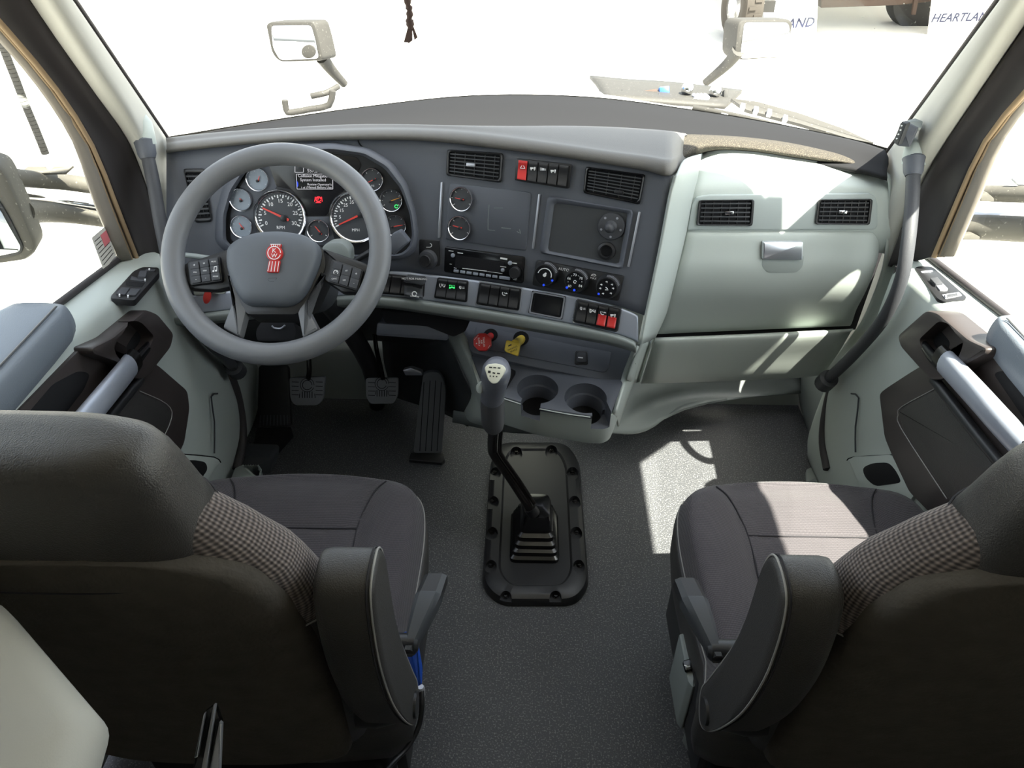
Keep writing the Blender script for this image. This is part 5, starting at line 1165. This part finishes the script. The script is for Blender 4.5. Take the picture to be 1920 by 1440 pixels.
gk = [(923, 746, 21.5, 1.339), (924, 740, 22, 1.335), (926, 727, 23, 1.322), (928, 713, 25.5, 1.31), (930, 702, 27.5, 1.30), (931, 694, 27, 1.293), (932, 688, 23.5, 1.288), (932, 686, 15, 1.286)]
bm = bmesh.new(); rings(bm, [gring(*g_, 1.05) for g_ in gk]); kb = link('knob', bm, M['knobm'], gs, 60)
KP = Pl(aty(929, 700, 1.262), (0, -.80, .60))
slab('shift_plate', KP, [(908, 690), (914, 683), (930, 681), (944, 685), (949, 693), (944, 703), (932, 719), (923, 720), (915, 712)], -.03, .003, M['paper'], kb, 4, .003, label='cream plate printed with the shift pattern')
bars(KP, [((917 + 8 * i, 688.5 + .6 * i), (922.5 + 8 * i, 689 + .6 * i), 2.2) for i in range(3)] + [((915, 697), (920, 697.5), 4.6), ((923.5, 699), (928.5, 700), 2.6), ((932, 700), (937.5, 700.5), 2.6)] + [((918 + 6 * i, 705 + .5 * i), (920.5 + 6 * i, 705.3 + .5 * i), 2.2) for i in range(3)], M['inkm'], kb, .0034, 'shift_print')
slab('splitter_switch', Pl(aty(900, 726, 1.31), (-.5, -1, .3)), [(892, 722), (900, 716), (903, 716), (903, 738), (896, 738), (892, 732)], -.012, .004, M['grey'], kb, 3, .002)
# ================================================================ pedals, footrest, step plates
def pedal(name, label, pad, y, arm, n=(0, -.85, .5)):
    t = thing(name, label, 'pedal', aty(*arm[-1], y))
    pl = Pl(aty(*quad(pad[:4], .5, .5), y), n)
    slab('pad', pl, pad, -.014, 0, M['padrub'], t, 6, .003)
    u0, v0 = pad[0]; u1 = pad[1][0]; v1 = pad[2][1]
    it = []
    for k in range(4):
        v = v0 + 8 + k * 8; it += [((u0 + 5, v), (u0 + 18, v + .5), 1.2), ((u1 - 18, v), (u1 - 5, v + .5), 1.2)]
    c = ((u0 + u1) / 2, (v0 + v1) / 2)
    it += arcbars(c[0], c[1] - 6, 9, 0, 360, 1.3, 14) + arcbars(c[0], c[1] - 6, 13, 0, 360, 1.1, 16) + [((c[0] + d, c[1] + 6), (c[0] + d, c[1] + 18), 1.5) for d in (-9, -4.5, 0, 4.5, 9)] + [((u0 + 20, v1 - 10), (u0 + 19, v1 - 2), 1.2), ((u1 - 20, v1 - 10), (u1 - 19, v1 - 2), 1.2)]
    bars(pl, it, M['deep'], t, .0003, 'tread_ribs', .0008)
    tube('arm', [aty(u, v, y + dy) for (u, v), dy in zip(arm, (.0, .03, .08, .10))], .012, M['steel'], t, 10, 4, flat=.6)
    return t
pedal('clutch_pedal', 'worn square clutch pedal hanging under the wheel rim', [(542, 708), (610, 706), (606, 748), (596, 760), (552, 760), (544, 748)], 1.80, [(578, 710), (580, 690), (576, 640), (570, 600)])
pedal('brake_pedal', 'square ribbed brake pedal on a curved black arm', [(685, 709), (747, 708), (746, 742), (738, 757), (694, 758), (686, 744)], 1.80, [(718, 710), (714, 690), (705, 650), (700, 600)])
PADM = 1
tp_ = Pl3(aty(800, 858, 1.77), aty(780, 858, 1.77), aty(812, 705, 1.815))
ac = thing('accelerator_pedal', 'long ribbed accelerator pedal hinged on the floor', 'pedal', atz(800, 866, 0))
slab('treadle', tp_, [(793, 702), (806, 697), (822, 698), (832, 712), (836, 735), (828, 850), (775, 850), (784, 770)], -.016, 0, M['padrub'], ac, 6, .003)
bars(tp_, [((796 + i * 10.5 + (0 if i else -1), 712 + abs(i - 1.5) * 3), (787 + i * 10.8, 846), 1.5) for i in range(4)], M['deep'], ac, .0002, 'tread_groove', .0008)
slab('hinge_base', Pl(atz(798, 858, .012), (0, -.25, 1)), [(770, 848), (832, 850), (834, 862), (828, 868), (766, 862)], -.012, .008, M['black'], ac, 2, .002)
slab('linkage', Pl(aty(765, 700, 1.86), (0, -1, .4)), [(755, 694), (770, 690), (790, 697), (792, 704), (760, 704)], -.03, .0, M['satin'], ac, 2, .002)
fr = thing('footrest', 'dark ribbed dead pedal beside the clutch pedal', 'footrest', atz(505, 850, 0))
FPl = Pl3(aty(485, 798, 1.90), aty(543, 798, 1.90), aty(510, 686, 2.02))
slab('plate', FPl, [(485, 688), (490, 684), (536, 684), (540, 690), (545, 798), (482, 800)], -.02, 0, M['black'], fr, 3, .003)
bars(FPl, [((489 + i * 6.2, 778), (487 + i * 6.6, 798), 2) for i in range(9)], M['rubber'], fr, .0002, 'rib', .003)
FP2 = Pl3(aty(482, 800, 1.90), aty(545, 799, 1.90), aty(480, 852, 1.78))
slab('lower_plate', FP2, [(482, 802), (545, 800), (548, 812), (508, 856), (470, 852)], -.02, 0, M['deep'], fr, 2, .002)
slab('kick_box', Pl(aty(480, 870, 1.72), (0, -1, .2)), [(448, 856), (506, 858), (510, 862), (507, 890), (440, 892)], -.08, 0, M['dark_trim'], fr, 3, .004)
for s, px, lab in ((-1, [(440, 878), (452, 872), (486, 872), (490, 880), (484, 900), (430, 905)], 'driver'), (1, [(1512, 880), (1520, 876), (1556, 878), (1562, 890), (1565, 905), (1512, 905)], 'passenger')):
    t = thing('step_plate', 'small ribbed grey step plate on the floor by the %s door' % lab, 'step plate', atz(*px[0], .0))
    pl = Pl((0, 0, .012 if s > 0 else .10), (0, 0, 1))
    slab('plate', pl, px, -.012 if s > 0 else -.1, 0, M['midgrey'], t, 2, .002)
    bars(pl, [((quad(px[1:5], .08 + .14 * i, .0)), (quad(px[1:5], .04 + .15 * i, 1.0)), 3) for i in range(7)], M['grey'], t, .0, 'rib', .004)
# ================================================================ grab handles, pillar device
def grab(name, label, path, sock, x):
    t = thing(name, label, 'grab handle', path[0])
    tube('bar', path, .0150, M['rubber'], t, 16, 5, smooth=180)
    d = (path[0] - path[1]).normalized()
    lathe('collar', path[0] - d * .02, d, [(.0165, -.01), (.0205, .0), (.022, .02), (.024, .03), (.021, .034)], M['panel'], t, 20)
    bm = bmesh.new(); rings(bm, sock); link('socket_cover', bm, M['grey'], t, 60)
    lathe('foot', path[-1], (path[-2] - path[-1]), [(.026, -.03), (.026, .01), (.017, .014)], M['rubber'], t, 16)
    return t
Lp = [aty(272, 272, 1.66), aty(288, 345, 1.62), aty(305, 440, 1.57), aty(330, 540, 1.54), aty(385, 632, 1.60), aty(440, 690, 1.72)]
def sock(px, y, dy):
    R = []
    for (a, b), yy in zip(px, dy):
        p, q = aty(*a, y + yy), aty(*b, y + yy); c = (p + q) / 2; e = (q - p) / 2; f = V((0, -1, .3)).normalized() * e.length
        R.append([c + e * cos(t) + f * sin(t) for t in [2 * pi * i / 16 for i in range(16)]])
    return R
grab('grab_handle', 'black grab handle on the driver pillar behind the wheel', Lp, sock([((252, 268), (292, 270)), ((256, 250), (289, 252)), ((260, 225), (284, 228)), ((261, 208), (268, 208))], 1.665, (0, .005, .02, .04)), -.86)
Rp = [aty(1713, 305, 1.64), aty(1710, 380, 1.58), aty(1702, 460, 1.52), aty(1688, 530, 1.50), aty(1655, 600, 1.52), aty(1600, 665, 1.60), aty(1552, 712, 1.68)]
grab('grab_handle', 'black curved grab handle on the passenger pillar', Rp, sock([((1692, 308), (1734, 308)), ((1694, 290), (1728, 288)), ((1698, 270), (1722, 266)), ((1700, 256), (1708, 252))], 1.645, (0, .005, .02, .05)), .86)
td = thing('toll_transponder', 'small grey box on a black bracket at the foot of the passenger pillar', 'transponder', aty(1712, 262, 1.66))
TP = Pl(aty(1700, 248, 1.64), (-.55, -1, .25))
tb2 = slab('housing', TP, [(1676, 268), (1688, 230), (1704, 231), (1722, 240), (1706, 276), (1684, 274)], -.05, 0, M['panel'], td, 3, .004)
slab('front_face', Pl(aty(1686, 250, 1.63), (-1, -.7, 0)), [(1674, 264), (1690, 228), (1700, 232), (1684, 273)], -.01, .004, M['dark_trim'], td, 2, .002)
for u, v in ((1690, 236), (1688, 244), (1684, 252), (1681, 260)): slab('lamp_dot', Pl(aty(1686, 250, 1.63), (-1, -.7, 0)), circ(u, v, 1.4, 8), .004, .006, M['white'], td, 0, 0)
slab('top_face', Pl(aty(1710, 228, 1.66), (0, -.5, 1)), [(1690, 228), (1716, 221), (1731, 227), (1728, 240), (1706, 238)], -.006, .002, M['midgrey'], td, 2, .002)
BP = Pl(aty(1742, 255, 1.68), (-.9, -.7, .1))
bk = slab('bracket', BP, [(1706, 268), (1722, 246), (1738, 232), (1752, 233), (1758, 242), (1756, 256), (1744, 276), (1735, 276), (1730, 268), (1708, 272)], -.006, 0, M['black'], td, 3, .002)
for u, v in ((1750, 242), (1729, 247), (1717, 266), (1740, 270)): slab('screw', BP, circ(u, v, 2.2, 8), 0, .003, M['satin'], td, 0, .001)
lathe('thumb_screw', aty(1740, 230, 1.67), (0, 0, 1), [(.007, -.008), (.007, .008), (.004, .01)], M['midgrey'], td, 12)
# ================================================================ seats
SEC = [(.50, .235, .575, .70), (.60, .25, .555, .69), (.75, .26, .53, .665), (.90, .255, .505, .635), (.985, .249, .489, .613), (1.03, .240, .482, .603), (1.055, .232, .478, .598), (1.10, .200, .472, .588), (1.14, .163, .468, .578), (1.16, .152, .464, .572)]
HSEC = [(1.145, .162, .462, .580), (1.165, .156, .459, .576), (1.20, .150, .456, .568), (1.225, .146, .456, .559), (1.243, .139, .459, .550), (1.254, .127, .467, .540), (1.259, .105, .478, .528)]
def interp(T, z):
    if z <= T[0][0]: return T[0][1:]
    for a, b in zip(T, T[1:]):
        if z <= b[0]:
            f = (z - a[0]) / (b[0] - a[0]); return tuple(p + (q - p) * f for p, q in zip(a[1:], b[1:]))
    return T[-1][1:]
def sup(w, yb, yf, e, n):
    out = []; cy = (yb + yf) / 2; d = (yf - yb) / 2
    for i in range(n):
        a = 2 * pi * i / n; c, s = cos(a), sin(a)
        out.append((math.copysign(abs(c) ** (2 / e), c) * w, cy + math.copysign(abs(s) ** (2 / e), s) * d))
    return out
def seat(cx, inn, label, grp):
    t = thing('captain_chair', label, 'seat', (cx, .85, 0), grp)
    # cushion
    def fshape(h0):
        return [(-.25, .66), (.25, .66), (.268, .78), (.276, .95), (.274, 1.08), (.255, 1.165), (.205, 1.208), (.12, 1.228), (0, 1.236), (-.12, 1.228), (-.205, 1.208), (-.255, 1.165), (-.274, 1.08), (-.276, .95), (-.268, .78)]
    FP = cat([V((cx + x, y, 0)) for x, y in fshape(0)], 4, True)
    c0 = V((cx, .93, 0))
    def shp(q, s):
        lx = abs(q.x - cx); k = max(0, min(1, (lx - .10) / .13)); k = k * k * (3 - 2 * k)
        f = max(0, min(1, (q.y - 1.12) / .10))
        up = max(0, min(1, (.985 - s) / .06))
        dip = .006 * math.exp(-((lx - .145) / .012) ** 2) + (.004 * math.exp(-((q.y - 1.055) / .010) ** 2) if lx < .14 else 0)
        return q + V((0, 0, up * (.022 * k - .022 * f * f - dip)))
    prof = [(.97, .385), (1.0, .40), (1.012, .44), (1.0, .468), (.985, .484), (.965, .494), (.94, .499)] + [(.94 - .047 * i, .500) for i in range(1, 20)] + [(.012, .5)]
    cu = puff('cushion', FP, (0, 0, 1), prof, M['cloth'], t, shp, center=c0)
    sk = puff('cushion_skirt', FP, (0, 0, 1), [(.95, .30), (.985, .31), (1.012, .36), (1.018, .42), (1.014, .452), (1.0, .455), (.98, .45)], M['leather'], t, None, center=c0)
    def top(x, y): q = shp(V((cx + x, y, .5015)), .6); return q + V((0, 0, .001))
    for sx in (-1, 1): tube('seam', [top(sx * x, y) for x, y in ((.150, .74), (.146, .85), (.140, .95), (.136, 1.055), (.146, 1.12), (.160, 1.165), (.178, 1.19))], .0016, M['seam'], cu, 6, 3)
    tube('seam', [top(x, 1.055) for x in (-.136, -.06, 0, .06, .136)], .0016, M['seam'], cu, 6, 2)
    st = [c0 + (p - c0) * 1.004 + V((0, 0, .4665)) for p in FP]
    tube('stitching', [p for p in st if (p.x - cx) * inn > .10 and p.y < 1.19], .0013, M['stitch'], cu, 5, 1)
    # backrest, lower sides in vinyl, shoulders in dotted cloth
    def ring_(T, z, e=3.0, n=48, sl=0.0, grow=0.0):
        w, yb, yf = interp(T, z)
        return [V((cx + x, y, z - sl * (yf - y))) for x, y in sup(w + grow, yb - grow, yf + grow, e, n)]
    bm = bmesh.new(); rings(bm, [ring_(SEC, z) for z in (.50, .56, .64, .72, .80, .88, .94, .985)])
    link('side_bolster', bm, M['leather'], t, 180)
    bm = bmesh.new(); rings(bm, [ring_(SEC, z, 3.0, 48, 0, g_) for z, g_ in ((.945, .0), (.95, .003), (.985, .004), (1.01, .003), (1.03, .002), (1.055, .001), (1.08, .0), (1.10, 0), (1.12, 0), (1.14, 0), (1.16, -.004))])
    br = link('backrest', bm, M['cloth2'], t, 180)
    tube('stitching', ring_(SEC, .948, 3.0, 48, 0, .0045), .0014, M['stitch'], br, 5, 1, True)
    # vinyl head section, sloping lower edge, piping between cap and side
    def hring(i, g_=0.0):
        z, w, yb, yf = HSEC[i]; sl = .50 * max(0, 1 - i / 4)
        return [V((cx + x, y, z - sl * (yf - y))) for x, y in sup(w + g_, yb - g_ - (.0 if i else .0), yf + g_, 3.2, 48)]
    bm = bmesh.new(); rr = [hring(i, .004) for i in range(len(HSEC))]
    cc_ = V((cx, .505, 1.261)); rr += [[cc_ + (p - cc_) * .5 + V((0, 0, .0)) for p in rr[-1]]]
    rings(bm, rr); hd_ = link('headrest', bm, M['leather'], t, 180)
    tube('piping', hring(0, .0045), .0018, M['seam'], hd_, 6, 1, True)
    for sx in (-1, 1):
        pp = []
        for z, y in ((1.185, .462), (1.21, .462), (1.235, .474), (1.250, .50), (1.245, .53), (1.21, .568)):
            w, yb, yf = interp([(a, b, c, d) for a, b, c, d in HSEC], max(z, 1.146)); cy = (yb + yf) / 2; d = (yf - yb) / 2
            k = min(1, abs((y - cy) / d)); x = w * max(0, 1 - k ** 3.2) ** (1 / 3.2)
            pp.append(V((cx + sx * (max(x, w * .72) * .98 + .002), y, z)))
        tube('stitching', pp, .0022, M['seam'], hd_, 6, 4)
        tube('stitching', [p + V((-sx * .006, 0, .002)) for p in pp[1:5]], .0013, M['stitch'], hd_, 5, 4)
    # black felt back panel, edge thick and fuzzy
    def yrear(x, z):
        w, yb, yf = interp(SEC, z); cy = (yb + yf) / 2; d = (yf - yb) / 2
        k = min(.995, abs(x) / w); return cy - d * (1 - k ** 3) ** (1 / 3)
    FW = [(.50, .215), (.70, .232), (.85, .237), (.953, .235), (1.0, .232), (1.03, .226), (1.06, .214), (1.085, .196), (1.105, .172), (1.12, .145), (1.132, .110), (1.139, .07)]
    rows = []
    for z, wf in FW: rows.append([V((cx + wf * x, yrear(min(wf * abs(x), .97 * interp(SEC, z)[0]), z) - .017 + (.020 if abs(x) == 1 else 0), z)) for x in (-1, -.97, -.85, -.6, -.3, 0, .3, .6, .85, .97, 1)])
    rows.append([p + V((0, .022, .004)) for p in rows[-1]])
    loft('back_panel', rows, M['felt'], t, 2, 3)
    # folded armrest on the aisle side
    AP = [(.505, 1.042), (.535, 1.048), (.560, 1.040), (.573, 1.005), (.572, .91), (.585, .82), (.628, .67), (.645, .61), (.63, .572), (.605, .568), (.572, .615), (.535, .70), (.502, .80), (.484, .90), (.483, .97), (.491, 1.02)]
    Q = cat([V((0, y, z)) for y, z in AP], 4, True)
    x0, x1 = cx + inn * .258, cx + inn * .326
    cen_ = V((0, .55, .82)); R = []
    for x, s in ((0, .86), (.06, .955), (.2, 1), (.8, 1), (.93, .972), (1.0, .90), (1.0, .7)):
        R.append([V((x0 + (x1 - x0) * x, cen_.y + (p.y - cen_.y) * (1 - (1 - s) * 1.0), cen_.z + (p.z - cen_.z) * (1 - (1 - s) * .25))) for p in Q])
    bm = bmesh.new(); rings(bm, R); am = link('armrest', bm, M['leather'], t, 60)
    for f_, dx in ((.982, .90), (.955, .965)):
        tube('stitching', [V((x0 + (x1 - x0) * dx, cen_.y + (p.y - cen_.y) * f_ * 1.012, cen_.z + (p.z - cen_.z) * (f_ * .1 + .905))) for p in Q], .0014, M['seam'] if f_ > .97 else M['stitch'], am, 5, 1, True)
    lathe('pivot', (cx + inn * .24, .60, .62), (inn, 0, 0), [(.035, 0), (.035, .03), (.02, .09)], M['black'], t, 20)
    # recline lever
    a = V((cx + inn * .322, .622, .725)); b = V((cx + inn * .352, .745, .742))
    d = (b - a).normalized(); u_ = V((0, -d.z, d.y)).normalized()
    lv = t
    R = []
    for f_, wd, hh in ((0, .007, .012), (.15, .010, .016), (.5, .017, .020), (.72, .020, .020), (.74, .0195, .019), (1.0, .018, .016), (1.02, .015, .013)):
        p = a.lerp(b, f_); R.append([p + V((i * wd, 0, 0)) + u_ * j * hh for i, j in ((-1, -.6), (-.6, -1), (.6, -1), (1, -.6), (1, .6), (.6, 1), (-.6, 1), (-1, .6))])
    bm = bmesh.new(); rings(bm, R[:5]); link('recline_lever', bm, M['dark_trim'], t, 40)
    bm = bmesh.new(); rings(bm, R[4:]); link('lever_tip', bm, M['black'], t, 40)
    lathe('lever_pivot', a - V((inn * .075, 0, .0)) + (b - a) * .12, (inn, 0, 0), [(.016, 0), (.016, .08), (.010, .085)], M['black'], t, 14)
    # seat base: side shield, suspension box, slide rails
    abox('base', (cx - .22, .66, .05), (cx + .22, 1.12, .31), M['deep'], t, .02)
    abox('side_shield', (cx + inn * .262 - .012, .68, .22), (cx + inn * .262 + .012, 1.06, .40), M['black'], t, .008)
    for sx in (-1, 1): abox('rail', (cx + sx * .19 - .025, .60, .0), (cx + sx * .19 + .025, 1.16, .05), M['black'], t, .004)
    return t
G = 'cloth truck seats with felt backs'
sl = seat(-.49, 1, 'black cloth driver seat behind the steering wheel', G)
sr = seat(.61, -1, 'black cloth passenger seat with a sunlit cushion', G)
# blue valve and hose on the driver seat
slab('blue_valve', Pl(aty(782, 1240, .70), (.5, -.6, .5)), [(766, 1196), (784, 1190), (795, 1252), (794, 1284), (784, 1290), (774, 1240)], -.03, .0, M['blue'], sl, 4, .006, label='blue plastic valve at the seat side')
tube('hose', [aty(790, 1292, .74), aty(791, 1320, .72), aty(786, 1360, .70), aty(765, 1400, .67), aty(738, 1428, .64), aty(710, 1460, .60)], .005, M['black'], sl, 8, 4)
lathe('hose_fitting', aty(789, 1296, .74), (0, .2, 1), [(.008, -.012), (.008, .008), (.006, .012)], M['satin'], sl, 10)
# control box on the passenger seat
cp = Pl3(atz(1275, 1190, .37), atz(1320, 1186, .37), aty(1288, 1255, .80))
slab('control_box', Pl((0, 0, .37), (0, 0, 1)), [(1273, 1188), (1310, 1182), (1330, 1260), (1300, 1290), (1290, 1278)], -.16, 0, M['midgrey'], sr, 4, .004)
slab('box_switch', Pl((0, 0, .372), (0, 0, 1)), [(1280, 1238), (1312, 1229), (1318, 1248), (1286, 1258)], 0, .008, M['gloss'], sr, 4, .002)
bars(Pl((0, 0, .381), (0, 0, 1)), [((1283, 1247), (1291, 1251), 2), ((1287, 1251), (1294, 1249), 2), ((1299, 1244), (1304, 1243), 3)], M['white'], sr, 0, 'print')
slab('base_cover', Pl((0, 0, .2), (0, 0, 1)), [(1300, 1310), (1318, 1340), (1345, 1420), (1430, 1440), (1430, 1300)], -.18, 0, M['midgrey'], sr, 4, .004)
slab('chrome_clip', Pl(aty(1390, 1215, .60), (-.7, -.6, .4)), [(1382, 1224), (1401, 1196), (1403, 1206), (1390, 1230)], -.004, .004, M['chrome'], sr, 2, .001)
# ---------------------------------------------------------------- behind the seats
cab_ = thing('sleeper_shelf', 'pale grey rounded shelf panel fixed behind the driver seat', 'shelf', (-.66, .1, 1.10))
CP = rnd([V(p) for p in ((-.978, .44, 1.15), (-.62, .44, 1.15), (-.49, .418, 1.15), (-.343, .307, 1.15), (-.335, .26, 1.15), (-.33, -.3, 1.15), (-.978, -.3, 1.15))], .012, 3)
n_ = V((0, 0, 1)); cq = V((-.68, .05, 1.15)); sc_ = lambda k, d: [cq + (p - cq) * k - n_ * d for p in CP]
bm = bmesh.new()
rings(bm, [sc_(.8, .06), sc_(.97, .058), sc_(1, .045), sc_(.995, .026), sc_(.975, .010), sc_(.94, .002), sc_(.88, .0), sc_(.4, .0)])
link('panel', bm, M['grey2'], cab_, 180)
bg_ = thing('bracket_stand', 'bright-edged metal bracket standing behind the driver seat', 'bracket', aty(390, 1420, .36))
for p in ([(400, 1322), (404, 1322), (386, 1450), (376, 1450)], [(411, 1354), (416, 1358), (412, 1450), (392, 1450)], [(382, 1338), (384, 1338), (370, 1420), (364, 1422)]):
    slab('edge_bar', Pl(aty(392, 1390, .38), (.2, -.6, .7)), p, -.01, .0, M['satin'], bg_, 1, .001)
slab('plate', Pl(aty(392, 1390, .385), (.2, -.6, .7)), [(384, 1334), (402, 1322), (414, 1354), (412, 1450), (360, 1450)], -.02, -.006, M['gloss'], bg_, 2, .001)
